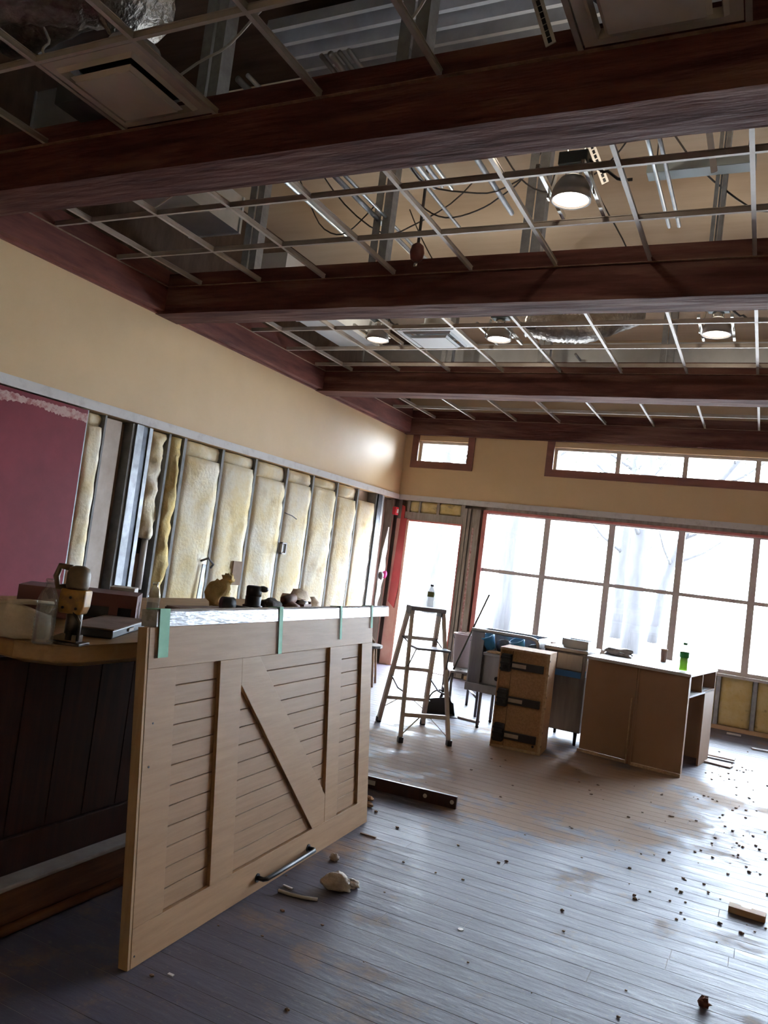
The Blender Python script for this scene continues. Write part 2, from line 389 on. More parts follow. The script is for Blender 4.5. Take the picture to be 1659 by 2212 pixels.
def batt(name, axis, a0, a1, z0, z1, face, parent, m='batt', bulge=.03, seed=0, ragged=0, nx=7, nz=22, depth=.1):
    """a soft glass wool batt with a rumpled front; axis 'y' for the left wall, 'x' for the back wall"""
    s = MB(); vs = []
    for j in range(nz+1):
        for i in range(nx+1):
            u, w = i/nx, j/nz
            a = a0+(a1-a0)*u; z = z0+(z1-z0)*w
            edge = min(u, 1-u, .5)*2
            h = bulge*min(1, edge*2.2)*(.55+.8*noise.noise((a*5+seed, z*3, seed)))+.012*noise.noise((a*22, z*22, seed*2))
            if ragged:
                da = ragged*noise.noise((z*5, seed*2.3, i))
                a += da*(1 if u > .3 else .4); h += ragged*.6*noise.noise((a*9, z*9, seed))
            if j in (0, nz): h -= .015
            vs.append((face+h if axis == 'y' else a, a if axis == 'y' else face-h, z))
    fs = [(j*(nx+1)+i, j*(nx+1)+i+1, (j+1)*(nx+1)+i+1, (j+1)*(nx+1)+i) for j in range(nz) for i in range(nx)]
    if axis == 'x': fs = [tuple(reversed(f)) for f in fs]
    s.add(vs, fs)
    # sides and back
    o = len(s.v); sg = -1 if axis == 'y' else 1
    ring = list(range(nx+1))+[(j)*(nx+1)+nx for j in range(1, nz+1)]+[nz*(nx+1)+i for i in range(nx-1, -1, -1)]+[j*(nx+1) for j in range(nz-1, 0, -1)]
    for k in ring:
        p = list(s.v[k]); p[0 if axis == 'y' else 1] = face+sg*depth; s.v.append(tuple(p))
    L = len(ring)
    for q in range(L):
        s.f.append((ring[q], ring[(q+1) % L], o+(q+1) % L, o+q) if axis == 'x' else (ring[(q+1) % L], ring[q], o+q, o+(q+1) % L))
    s.f.append(tuple(o+q for q in range(L)))
    return s.build(name, m, parent, smooth=True)
for i, (y, w, m) in enumerate([(4.70, .035, 'steel'), (4.915, .02, 'stud'), (5.25, .03, 'stud'), (5.47, .045, 'steel'), (5.73, .03, 'stud'), (5.955, .04, 'stud')]):
    stud_l(y, w, m)
stud_l(5.315, .085, 'steel', .16, x=-5.175)
stud_l(5.405, .085, 'steel_dark', .16, x=-5.20)
LS = [5.955, 6.57, 7.17, 7.82, 8.42, 9.05, 9.64, 10.22]
for y in LS[1:]: stud_l(y, .038, 'stud', x=-5.2)
for i in range(len(LS)-1):
    top = 2.36+.03*math.sin(i*2.1)
    low = .04
    batt('insulation_batt', 'y', LS[i]+.021, LS[i+1]-.021, low, top, -5.205, wl, seed=i*7+1, nz=30)
    if i < 6:
        batt('insulation_scrap', 'y', LS[i]+.026, LS[i+1]-.026, top+.01, 2.505, -5.235, wl, seed=i*5+40, ragged=.02, nz=4, bulge=.045)
batt('insulation_batt', 'y', 4.72, 4.895, .75, 2.40, -5.195, wl, 'batt', seed=60, nz=24, nx=5)
batt('insulation_scrap', 'y', 4.72, 4.895, 2.41, 2.505, -5.23, wl, seed=62, nz=4, nx=4, ragged=.01)
batt('ragged_insulation', 'y', 5.50, 5.69, 1.50, 2.50, -5.22, wl, 'batt', seed=70, ragged=.06, nz=26, nx=6, bulge=.06)
batt('ragged_insulation', 'y', 5.76, 5.925, .45, 2.50, -5.22, wl, 'batt_deep', seed=75, ragged=.05, nz=40, nx=5, bulge=.06)
box(-5.33, -5.315, 5.49, 5.94, 0, 2.5).build('backing_or_shade_board', 'black_pl', wl)
box(-5.245, -5.23, 4.94, 5.14, 0, 2.5).build('backing_or_shade_board', 'gypsum', wl)
box(-5.30, -5.29, 5.12, 5.23, 0, 2.5).build('backing_or_shade_board', 'brown_gyp', wl)  # brown strip coloured in as the shadow beside the steel stud
MB().tube([(-5.23, 5.63, 1.02), (-5.23, 5.63, 1.50)], .030, 12).build('pipe_stub', 'pvc', wl, smooth=True)
MB().tube([(-5.23, 5.63, 1.49), (-5.23, 5.63, 1.53)], .042, 12).build('pipe_collar', 'pvc', wl, smooth=True)
box(-5.27, -5.25, 5.50, 5.62, 0, 1.35).build('backing_or_shade_board', 'brown_gyp', wl)
# little electrical box, torn hole, leaning steel strip
eb = MB(); eb.box(-5.20, -5.165, 7.85, 7.865, 1.49, 1.63); eb.box(-5.20, -5.165, 7.935, 7.95, 1.49, 1.63); eb.box(-5.20, -5.165, 7.85, 7.95, 1.49, 1.505); eb.box(-5.20, -5.165, 7.85, 7.95, 1.615, 1.63); eb.box(-5.2, -5.195, 7.85, 7.95, 1.49, 1.63)
eb = eb.build('outlet_box', 'white_trim', wl); box(-5.194, -5.18, 7.88, 7.92, 1.52, 1.60).build('receptacle', 'black_pl', eb)
box(-5.21, -5.175, 6.97, 7.13, 1.10, 1.36).build('brown_patch_board', 'brown_gyp', wl)
MB().bar((-5.15, 6.40, .70), (-5.165, 6.46, 1.30), .05, .012, (1, 0, 0)).build('loose_steel_strip', 'steel', wl)
MB().tube([(-5.17, 7.82, 1.98), (-5.15, 7.95, 1.96), (-5.15, 8.06, 1.93)], .006, 6).build('nail_wire', 'wire_dark', wl)
MB().tube([(-5.2, 6.44, 1.33), (-5.13, 6.47, 1.37), (-5.12, 6.55, 1.31), (-5.17, 6.58, 1.27)], .012, 6).build('stub_wire', 'wire_dark', wl)
# corner framing
stud_l(10.29, .11, 'steel_dark', .16, x=-5.175); stud_l(10.385, .06, 'steel', .14, x=-5.175)
box(-5.36, -5.33, 10.42, YB, 0, 2.5).build('backing_or_shade_board', 'framing', wl)
box(-5.34, -5.20, 10.82, 10.86, 0, 2.5).build('stud', 'framing', wl)
mb = MB(); vs = []; n = 26       # tattered white drywall hanging at the corner
for i in range(n+1):
    z = .82+1.25*i/n; c = 10.66+.08*(z-1.4); h = .10*math.sin(math.pi*min(1, (i+3)/(n+3)))+.03*noise.noise((z*6, 1, 1))
    vs += [(-5.185+.02*noise.noise((z*4, 5, 0)), c-h, z), (-5.185+.02*noise.noise((z*4, 9, 0)), c+h*.9+.02*noise.noise((z*9, 3, 3)), z)]
fs = [(2*i, 2*i+1, 2*i+3, 2*i+2) for i in range(n)]
k = len(vs); vs += [(x-.012, y, z) for x, y, z in vs]; fs += [tuple(reversed([k+q for q in f])) for f in fs]
fs += [(2*i+2, 2*i, k+2*i, k+2*i+2) for i in range(n)]+[(2*i+1, 2*i+3, k+2*i+3, k+2*i+1) for i in range(n)]
mb.add(vs, fs).build('torn_drywall', 'white_trim', wl)
MB().blob((-5.15, 10.70, 1.35), .035, 3, sq=(1, 1, 1.6)).build('rubber_plug', 'magenta', wl, True)
MB().blob((-5.16, 10.60, 1.33), .04, 5, sq=(1, 1, 1.5)).build('rubber_plug', 'wire_dark', wl, True)

# ---- back wall
DX0, DX1, DZ = -4.975, -4.085, 2.225
WX0, WX1, WZ0, WZ1 = -3.775, 3.45, .685, 2.475
C1 = (-4.93, -4.13); C2 = (-2.83, 3.3); CZ0, CZ1 = 3.13, 3.455
def hole(x, z):
    return (DX0 < x < DX1 and z < DZ) or (WX0 < x < WX1 and WZ0 < z < WZ1) or (CZ0 < z < CZ1 and (C1[0] < x < C1[1] or C2[0] < x < C2[1]))
xs = sorted([XL-.2, DX0, DX1, WX0, WX1, C1[0], C1[1], C2[0], C2[1], XR+.2]); zs = [0, WZ0, DZ, WZ1, ZR0, CZ0, CZ1, ZD]
wb = wallgrid(MB(), xs, zs, hole, 11.02, 11.06).build('wall_back', 'framing', kind='structure')
wallgrid(MB(), [XL, C1[0], C1[1], C2[0], C2[1], XR], [ZR0+.005, CZ0, CZ1, 3.90], hole, YB-.015, 11.02).build('painted_drywall', 'tan', wb); box(XL, XR, YB+.01, 11.02, 3.90, ZD).build('bare_board', 'under', wb)
box(XL+.03, XR, YB-.03, YB-.015, ZR0, ZR1).build('trim_2', 'white_trim', kind='structure')
box(DX1+.35, XR, YB-.004, 11.02, 2.475, 2.525).build('header', 'framing', wb)
box(XL+.02, DX1, YB, 11.02, DZ+.005, 2.345).build('door_header', 'framing', wb)
for x, w in ((-5.12, .05), (-4.985, .04), (-4.80, .03), (-4.50, .04), (-4.10, .06)):
    box(x-w/2, x+w/2, YB+.004, 11.02, 2.345, 2.52).build('cripple_stud', 'framing', wb)
for a0, a1, s in ((-4.965, -4.815, 1), (-4.785, -4.52, 2), (-4.48, -4.13, 3)):
    batt('insulation_scrap', 'x', a0, a1, 2.35, 2.515, YB+.03, wb, 'batt_deep', seed=100+s, nz=5, nx=7, bulge=.04, ragged=.015, depth=.06)
for x, w in ((-4.055, .055), (-3.995, .04), (-3.94, .05), (-3.865, .085)):
    box(x-w/2, x+w/2, YB+random.uniform(0, .03), 11.02, 0, 2.475).build('stud', 'framing', wb)
box(-3.93, -3.90, YB+.01, YB+.03, .2, 2.2).build('torn_paper_strip', 'torn', wb)
# red corner board between the corner and the doorway
mb = MB(); poly = [(-5.13, .95), (-5.02, .86), (-4.985, 1.2), (-4.98, 2.24), (-5.03, 2.24), (-5.035, 2.42), (-5.085, 2.44), (-5.095, 2.0), (-5.115, 1.5)]
mb.prism(poly, YB-.012, YB+.004, Matrix(((1, 0, 0, 0), (0, 0, 1, 0), (0, 1, 0, 0), (0, 0, 0, 1)))).build('red_corner_board', 'red', wb)
box(-5.16, -4.99, YB+.004, YB+.02, 0, 2.35).build('backing_or_shade_board', 'peach', wb)
# insulated infill under the window
XS = [-1.25, -.83, -.42, 0.0, .41, .82, 1.23]
for x in XS: box(x-.025, x+.025, YB, 11.0, .05, .66).build('stud', 'steel', wb)
for i in range(len(XS)-1):
    batt('insulation_batt', 'x', XS[i]+.03, XS[i+1]-.03, .055, .655, YB+.03, wb, 'batt_deep', seed=120+i, nz=10, nx=8, bulge=.035, depth=.07)
box(WX0, WX1+1.4, YB-.02, 11.0, 0, .05).build('sole_plate', 'lumber', wb)
box(1.25, XR, YB, 11.0, .05, .68).build('infill_board', 'gypsum', wb)
box(WX1+.05, XR, YB, 11.0, .68, 2.48).build('infill_board', 'gypsum', wb)

# ---- window_1: the big gridded window
MU = [-2.825+.894*i for i in range(7)]
w1 = MB(); w1.box(WX0, WX1, 10.93, 11.02, WZ1-.05, WZ1); w1.box(WX0, WX1, 10.93, 11.02, WZ0, WZ0+.05); w1.box(WX1-.05, WX1, 10.93, 11.02, WZ0, WZ1)
w1 = w1.build('window_1', 'mullion', kind='structure')
box(WX0, WX0+.06, YB-.01, 11.02, WZ0, WZ1).build('jamb', 'pink', w1)
box(WX0, WX1, YB-.012, YB+.03, WZ1-.035, WZ1).build('head_casing', 'pink', w1)
box(WX0-.02, WX1+.02, YB-.06, 10.94, WZ0-.03, WZ0+.003).build('sill', 'white_trim', w1)
edges = [WX0+.06]+MU+[WX1-.05]
for x in MU: box(x-.042, x+.042, 10.935, 11.01, WZ0+.05, WZ1-.05).build('mullion', 'mullion', w1)
for i in range(len(edges)-1):
    a = edges[i]+(.042 if i else 0); b = edges[i+1]-(.042 if i < len(edges)-2 else 0)
    box(a, b, 10.945, 11.0, 1.585, 1.635).build('mid_rail', 'mullion', w1)
    box(a, b, 10.972, 10.977, WZ0+.05, 1.585).build('pane', 'glass', w1)
    box(a, b, 10.972, 10.977, 1.635, WZ1-.05).build('pane', 'glass', w1)
# ---- clerestory windows
def clerestory(name, x0, x1, mus):
    f = MB(); f.box(x0, x1, 10.95, 11.02, CZ1-.035, CZ1); f.box(x0, x1, 10.95, 11.02, CZ0, CZ0+.02); f.box(x0, x0+.035, 10.95, 11.02, CZ0+.02, CZ1-.035); f.box(x1-.03, x1, 10.95, 11.02, CZ0+.02, CZ1-.035)
    f = f.build(name, 'mullion', kind='structure')
    box(x0-.105, x0, YB-.035, YB-.014, CZ0-.10, 3.535).build('casing', 'casing', f)
    box(x1, x1+.105, YB-.035, YB-.014, CZ0-.10, 3.535).build('casing', 'casing', f)
    box(x0, x1, YB-.035, YB-.014, CZ0-.10, CZ0).build('casing', 'casing', f)
    e = [x0+.035]+mus+[x1-.03]
    for x in mus: box(x-.03, x+.03, 10.95, 11.02, CZ0+.02, CZ1-.035).build('mullion', 'mullion', f)
    for i in range(len(e)-1):
        box(e[i]+(.03 if i else 0), e[i+1]-(.03 if i < len(e)-2 else 0), 10.98, 10.985, CZ0+.02, CZ1-.035).build('pane', 'glass', f)
clerestory('window_2', C1[0], C1[1], [])
clerestory('window_3', C2[0], C2[1], [-1.95+.87*i for i in range(6)])
# ---- doorway, its red frame coloured paler to imitate the glare
d1 = MB(); d1.box(DX1-.015, DX1+.005, YB-.01, 11.08, 0, DZ); d1.box(DX0, DX1, YB-.008, 11.08, DZ-.02, DZ+.005)
d1 = d1.build('door_1', 'pink', kind='structure')
box(DX0-.005, DX0+.03, YB-.015, 11.08, 0, DZ).build('jamb', 'peach', d1)
box(DX0, DX1, YB, 11.08, -.004, .012).build('threshold', 'alu', d1)

# ---- right and front walls, outside the picture
wr = MB()
wr.box(XR, XR+.15, YF, YB, 0, ZD).build('wall_right', 'tan', kind='structure')
box(XL-.2, XR+.15, YF-.15, YF, 0, ZD).build('wall_front', 'tan', kind='structure')

# ---- ceiling: roof deck, hangers, suspended grid
ce = box(-5.45, XR+.2, 4.62, 11.06, ZD, ZD+.06).build('ceiling', 'under', kind='structure')
box(-5.45, XR+.2, YF-.15, 4.62, ZD+.02, ZD+.08).build('roof_boards', 'darkwood', ce)
mb = MB(); pr = []; y = 3.78
while y < 4.5:
    pr += [(y, 4.80), (y+.028, 4.80), (y+.045, 4.91), (y+.115, 4.91)]; y += .135
n = len(pr); vs = [(-3.15, y, z) for y, z in pr]+[(XR, y, z) for y, z in pr]
mb.add(vs, [(i, i+1, n+i+1, n+i) for i in range(n-1)]); mb.build('corrugated_deck', 'deck', ce)
box(-5.3, XR, 4.52, 4.60, 4.58, 5.0).build('deck_ledger', 'under', ce)
TX = [-.24+.634*k for k in range(-7, 9)]
BEAMS = [(3.07, 3.36), (5.28, 5.57), (8.12, 8.41), (10.80, 10.885)]
def tee_mesh(L):
    s = MB(); s.box(-.0125, .0125, 0, L, 0, .0025); s.box(-.002, .002, 0, L, .0025, .034); s.box(-.005, .005, 0, L, .034, .040); return s
def tee(name, p, L, rz, me={}):
    k = round(L, 3)
    if k not in me: me[k] = tee_mesh(L).data('tee', 'tee')
    o = bpy.data.objects.new(name, me[k]); COL.objects.link(o); o.parent = ce; o.location = p; o.rotation_euler = (0, 0, rz); return o
bays = [(1.2, 3.07, [1.82, 2.455]), (3.36, 5.28, [4.01, 4.645]), (5.57, 8.12, [5.93, 6.565, 7.24, 7.87]), (8.41, 10.80, [8.81, 9.45, 10.08])]
for y0, y1, cr in bays:
    for x in TX:
        if x > 1.9: continue
        tee('main_tee', (x, y0, ZG), y1-y0, 0)
    for y in cr:
        tee('cross_tee', (2.0, y, ZG), 2.0+5.06, math.pi/2).scale = (.8, 1, 1)
    for yy, s in ((y0, 1), (y1, -1)):
        if yy > 1.3: box(-5.06, XR, min(yy, yy+s*.022), max(yy, yy+s*.022), ZG-.003, ZG-.0005).build('wall_angle', 'tee_brown' if s < 0 else 'tee', ce)
    box(-5.06, -5.035, y0, y1, ZG-.003, ZG-.0005).build('wall_angle', 'tee_brown', ce)
# vertical steel hanger studs carrying the beams
def hanger(x, y, w=.15, z0=3.9, z1=ZD):
    s = MB(); s.box(x-w/2, x-w/2+.005, y-.045, y+.045, z0, z1); s.box(x-w/2, x-.01, y-.05, y-.045, z0, z1); s.box(x+.01, x+w/2, y-.05, y-.045, z0, z1); s.box(x+w/2-.005, x+w/2, y-.045, y+.045, z0, z1); s.box(x-.006, x+.006, y-.03, y-.02, z0, z1)
    return s.build('hanger_stud', 'steel', ce)
for x in (-4.285, -3.01, -1.75): hanger(x, 5.43)
hanger(-.495, 5.43, .07)
for x in (.75, 2.0): hanger(x, 5.43)
for x in (-2.97, -1.735, -.5): hanger(x, 3.22)
for x in (-3.52, -2.38, -1.1, .1): hanger(x, 8.27, .13)
# beams
BEAM_L = ['dark red timber beam with a bluish sheen, under two tan diffusers', 'dark timber beam between the single downlight and the row of three downlights',
          'dark timber beam behind the row of three downlights', 'dark timber beam against the wall, just over the high windows']
for (a, b), lb in zip(BEAMS, BEAM_L):
    s = MB(); x0, x1 = -5.165, XR-.01; n = 60
    for i in range(n):      # hand hewn underside: slight unevenness
        pass
    vs = []
    for i in range(n+1):
        x = x0+(x1-x0)*i/n; d = .006*noise.noise((x*3, a, 0)); e = .006*noise.noise((x*3, b, 9))
        vs += [(x, a, 3.90), (x, a+d*.6, 3.535+d), (x, (a+b)/2, 3.532+.006*noise.noise((x*5, a, 4))), (x, b-e*.6, 3.535+e), (x, b, 3.90)]
    s.add(vs, [(i*5+k, (i+1)*5+k, (i+1)*5+(k+1) % 5, i*5+(k+1) % 5) for i in range(n) for k in range(5)]+[(4, 3, 2, 1, 0), tuple(n*5+k for k in range(5))])
    o = s.build('timber_beam', 'beam'); tag(o, lb, 'beam')
fa = box(-5.165, -5.06, YF, 10.79, ZC, 3.93).build('fascia_beam', 'beam_y', bevel=.004); tag(fa, 'long red brown timber fascia along the top of the tan wall', 'beam')
box(-5.164, -5.135, YF, 10.79, ZC-.02, ZC).build('cover_strip', 'beam_y', fa)

# ================================================================== OUTSIDE
gr = box(-60, 60, 11.08, 90, -.25, -.08).build('outside_ground', 'ground'); gr['kind'] = 'structure'
box(XR+.15, 60, -40, 11.08, -.25, -.08).build('outside_ground', 'ground', kind='structure')
def tree(x, y, r, h, lab, seed, lean=0):
    t = thing('tree', lab, 'tree', (x, y, -.08), 0, 'trees outside the windows')
    pts = [(lean*k*k*.02+.12*noise.noise((k*.6, seed, 0)), .1*noise.noise((k*.6, seed, 5)), h*k/8) for k in range(9)]
    MB().tube(pts, [r*(1.25-.09*k) for k in range(9)], 10).build('trunk', 'bark', t, True)
    rnd = random.Random(seed)
    lf = MB()
    for q in range(7):
        k = rnd.randint(3, 7); p = Vector(pts[k]); a = rnd.random()*6.28; L = rnd.uniform(1.0, 2.2)
        m1 = p+Vector((math.cos(a)*L*.5, math.sin(a)*L*.5, L*.25)); e = p+Vector((math.cos(a)*L, math.sin(a)*L, L*.65))
        MB().tube([p, m1, e], [.06, .04, .015], 6).build('branch', 'bark', t, True)
        for z in range(26):
            c = m1.lerp(e, rnd.random())+Vector((rnd.gauss(0, .3), rnd.gauss(0, .3), rnd.gauss(0, .25)))
            d = Vector((rnd.gauss(0, 1), rnd.gauss(0, 1), rnd.gauss(0, 1))).normalized()*.07; g = d.orthogonal().normalized()*.035
            lf.add([c-d, c+g, c+d, c-g], [(0, 1, 2, 3)])
    lf.build('leaves', 'leaf', t, kind='stuff')
tree(-6.7, 22, .22, 7.5, 'grey trunk seen in the first upper pane beside the doorway', 1)
tree(-5.4, 35, .15, 8, 'slender grey trunk seen through the second upper pane from the doorway', 2)
tree(-4.3, 27, .16, 7.5, 'grey trunk seen through the third window column, thinner than its neighbour', 3)
tree(-2.9, 20.5, .2, 8, 'sturdy grey trunk seen in the middle of the third window column', 4)
tree(-3.2, 27.5, .14, 7, 'thin leaning trunk seen at the edge of the third window column', 5, 2)
tree(-10.2, 25, .2, 8, 'grey trunk seen through the open doorway', 6)
tree(1.2, 24, .18, 8, 'grey trunk standing well to the window end with fewest trees', 8)

# ================================================================== ABOVE THE GRID
def wiggle(a, b, sag, n=10, seed=0, amp=.05):
    a, b = Vector(a), Vector(b); out = []
    for i in range(n+1):
        t = i/n; p = a.lerp(b, t); p.z -= sag*4*t*(1-t)
        p += Vector((noise.noise((t*3, seed, 0)), noise.noise((t*3, seed, 7)), noise.noise((t*3, seed, 3))))*amp*math.sin(math.pi*t)
        p.z = min(p.z, 4.985); out.append(p)
    return out
# downlights
def downlight(x, y, lab, power=6):
    t = thing('downlight', lab, 'light', (x, y, 3.80), 0, 'bell shaped downlights in the open grid')
    MB().lathe([(.105, 0), (.118, .0), (.112, .05), (.10, .085), (.075, .125), (.05, .14)], n=24, cap=False).build('reflector_bell', 'can', t, True)
    MB().lathe([(.104, .012), (.104, .016)], n=24).build('lens', 'lamp', t)
    MB().lathe([(.048, .14), (.048, .19), (.03, .2)], n=14).build('lamp_socket', 'chrome', t, True)
    b = box(-.085, .085, -.06, .05, .20, .275).build('ballast_box', 'box_green', t, bevel=.004)
    for s in (-1, 1):
        box(s*.075-.006, s*.075+.006, .05, .056, .21, .26).build('clip', 'black', b)
        MB().tube([(s*.05, 0, .275), (s*.06, .01, .40)], .006, 6).build('hanger_rod', 'wire_dark', t)
        MB().bar((s*.125, -.30, .065), (s*.125, .34, .065), .022, .03).build('mounting_bar', 'chrome', t)
        MB().bar((s*.135, 0, .02), (s*.10, 0, .2), .01, .04, (0, 1, 0)).build('yoke', 'chrome', t)
    MB().tube(wiggle((.085, 0, .24), (.33, .05, .12), .04, 6, 3), .009, 6).build('flex_conduit', 'wire_dark', t, True)
    pl = bpy.data.lights.new('lamp_glow', 'POINT'); pl.energy = power; pl.color = (1, .88, .7); pl.shadow_soft_size = .04
    po = bpy.data.objects.new('lamp_glow', pl); COL.objects.link(po); po.parent = t; po.location = (0, .0, .34)
    return t
downlight(-1.21, 4.37, 'lit downlight on its own between the two nearest heavy timber beams')
downlight(-3.77, 6.97, 'lit downlight in the row of three, next to the silver duct')
downlight(-2.48, 7.0, 'lit downlight in the middle of the row of three')
downlight(-.55, 6.93, 'lit downlight at the open end of the row of three, with dangling bits')
# ceiling diffusers
def diffuser(x0, x1, y0, y1, m, lab):
    cx, cy = (x0+x1)/2, (y0+y1)/2; hx, hy = (x1-x0)/2-.018, (y1-y0)/2-.018
    t = thing('ceiling_diffuser', lab, 'air vent', (cx, cy, ZG))
    def ring(name, a, b, za, zb):
        s = MB(); vs = []
        for h, z in ((a, za), (b, zb)):
            vs += [(-hx*h, -hy*h, z), (hx*h, -hy*h, z), (hx*h, hy*h, z), (-hx*h, hy*h, z)]
        s.add(vs+[(x, y, z+.004) for x, y, z in vs], [(i, (i+1) % 4, 4+(i+1) % 4, 4+i) for i in range(4)]+[(8+i, 12+i, 12+(i+1) % 4, 8+(i+1) % 4) for i in range(4)]+[(i, 8+i, 8+(i+1) % 4, (i+1) % 4) for i in range(4)]+[(4+i, 4+(i+1) % 4, 12+(i+1) % 4, 12+i) for i in range(4)])
        return s.build(name, m, t)
    ring('flange', 1.0, .84, .004, .004); ring('outer_cone', .84, .78, .004, -.014); ring('inner_lip', .78, .75, -.014, .02)
    box(-hx*.60, hx*.60, -hy*.60, hy*.60, -.040, -.034).build('centre_plate', m, t); ring('centre_bevel', .60, .66, -.034, -.02)
    s = MB(); s.lathe([(.26, .06), (.20, .10), (.13, .12), (.13, .22)], n=18, cap=False); s.build('neck', 'sheet', t, True)
    box(-hx*.75, hx*.75, -hy*.75, hy*.75, .06, .065).build('interior_shade_plate', 'black_pl', t)  # black plate stands in for the shade inside the diffuser
    return t
diffuser(TX[2], TX[3], 2.455, 3.06, 'diffuser', 'tan square ceiling diffuser fed by crinkled silver duct')
diffuser(TX[6], TX[7], 2.455, 3.06, 'diffuser', 'tan square ceiling diffuser without any duct in sight')
diffuser(TX[2], TX[3], 6.60, 7.20, 'diffuser_white', 'white square ceiling diffuser among the far downlights')
# crinkled flexible ducts
def flex(path, r, lab, m='duct'):
    pts = []; path = [Vector(p) for p in path]
    for i in range(len(path)-1):
        for k in range(14): pts.append(path[i].lerp(path[i+1], k/14))
    pts.append(path[-1])
    # smooth
    for _ in range(6):
        pts = [pts[0]]+[(pts[i-1]+pts[i]*2+pts[i+1])/4 for i in range(1, len(pts)-1)]+[pts[-1]]
    rs = [r*(1+.07*(i % 2)+.06*noise.noise((i*.5, r, 0))) for i in range(len(pts))]
    o = MB().tube(pts, rs, 18).build('flexible_duct', m, None, True); tag(o, lab, 'duct'); return o
flex([(-4.35, 2.0, 4.15), (-3.75, 2.35, 4.22), (-3.25, 2.75, 4.36), (-3.09, 2.76, 4.20)], .19, 'crinkled silver flexible duct dropping to the tan diffuser')
flex([(-2.4, 1.9, 4.78), (-2.75, 2.5, 4.80), (-3.4, 3.1, 4.80), (-4.9, 3.3, 4.80)], .16, 'crinkled silver flexible duct lying higher, above the other silver duct')
flex([(-2.30, 7.25, 4.05), (-2.0, 7.3, 4.0), (-1.75, 7.4, 4.02), (-1.4, 7.9, 4.35)], .13, 'silver elbow duct behind the middle downlight')
def solid(name, b, m, lab, cat, bevel=0, group=None):
    o = b.build(name, m, None, bevel=bevel); return tag(o, lab, cat, group)
# rectangular bright ducts
def rect_duct(x0, x1, y0, y1, z0, z1, lab, m='sheet'):
    t = thing('sheet_metal_duct', lab, 'duct', ((x0+x1)/2, y0, z0))
    hx = (x1-x0)/2
    box(-hx, hx, 0, y1-y0, 0, z1-z0).build('duct_body', m, t)
    for q in (0, .5, 1):
        yy = (y1-y0)*q
        s = MB(); s.box(-hx-.012, hx+.012, yy-.012, yy+.012, -.012, 0); s.box(-hx-.012, -hx, yy-.012, yy+.012, 0, z1-z0); s.box(hx, hx+.012, yy-.012, yy+.012, 0, z1-z0)
        s.build('seam_flange', m, t)
    return t
rect_duct(-4.62, -4.15, 5.75, 7.72, 3.95, 4.25, 'bright sheet metal duct beside the red fascia, over the row of downlights', 'white_duct')
rect_duct(-4.72, -4.20, 3.45, 5.1, 4.15, 4.45, 'grey sheet metal duct between the first two heavy beams', 'sheet')
rect_duct(-4.9, XR-.3, 8.75, 9.05, 3.98, 4.3, 'long pale duct crossing just before the high windows')
# conduits running away from the camera above the grid
CON = [(-3.05, 3.5, 6.6, 4.30), (-2.98, 3.5, 6.4, 4.31), (-2.55, 3.6, 5.9, 4.42), (-2.49, 3.6, 5.2, 4.42), (-2.43, 3.6, 5.2, 4.42), (-2.37, 3.6, 5.25, 4.42), (-2.0, 3.6, 5.6, 4.36), (-.87, 3.6, 5.9, 4.30), (-.80, 3.6, 5.9, 4.30), (-3.6, 3.5, 5.9, 4.40), (-2.1, 8.5, 10.6, 4.1), (.3, 3.5, 7.9, 4.4)]
for i, (x, y0, y1, z) in enumerate(CON):
    o = MB().tube([(x, y0, z), (x, y1, z)], .014 if i % 3 else .02, 8).build('conduit', 'sheet' if i % 2 else 'steel', None, True)
    tag(o, ('bright silver' if i % 2 else 'dull grey')+(' thin' if i % 3 else ' thick')+' metal conduit running straight across above the ceiling grid', 'conduit', 'conduits above the ceiling grid')
# cable loops
CAB = [((-2.95, 4.6, 4.98), (-1.8, 5.3, 4.5), .42), ((-2.2, 5.0, 4.98), (-1.1, 5.6, 4.98), .62), ((-3.6, 4.7, 4.98), (-2.6, 6.2, 4.98), .7), ((-1.9, 4.75, 4.98), (-1.35, 4.9, 4.98), .55),
       ((-1.0, 5.2, 4.98), (.6, 5.9, 4.98), .75), ((-.2, 4.7, 4.98), (.0, 5.25, 4.0), .1), ((-2.9, 5.7, 4.6), (-1.8, 5.7, 4.98), .35), ((-4.1, 5.65, 4.98), (-3.15, 5.65, 4.7), .5), ((-1.6, 6.3, 4.98), (-.6, 6.9, 4.15), .35), ((-.5, 6.95, 4.2), (.6, 7.4, 4.98), .35),
       ((-3.4, 6.6, 4.98), (-2.5, 7.0, 4.2), .3)]
for i, (a, b, sg) in enumerate(CAB):
    o = MB().tube(wiggle(a, b, sg, 18, i, .10), .0065, 6).build('cable', 'wire_dark', None, True)
    tag(o, 'dark slack cable looping above the ceiling grid', 'cable', 'dark cables above the ceiling grid')
WCAB = [((-3.05, 3.0, 3.99), (-2.1, 2.85, 4.45), .12), ((-1.65, 2.95, 3.98), (-1.35, 2.9, 4.5), .06), ((-4.75, 4.3, 3.95), (-3.2, 4.0, 4.3), .12), ((-3.75, 2.65, 4.35), (-3.7, 2.75, 4.0), .02)]
for i, (a, b, sg) in enumerate(WCAB):
    o = MB().tube(wiggle(a, b, sg, 14, i+30, .05), .007, 6).build('cable', 'wire_white', None, True)
    tag(o, 'off white cable draped above the ceiling grid', 'cable', 'white cables above the ceiling grid')
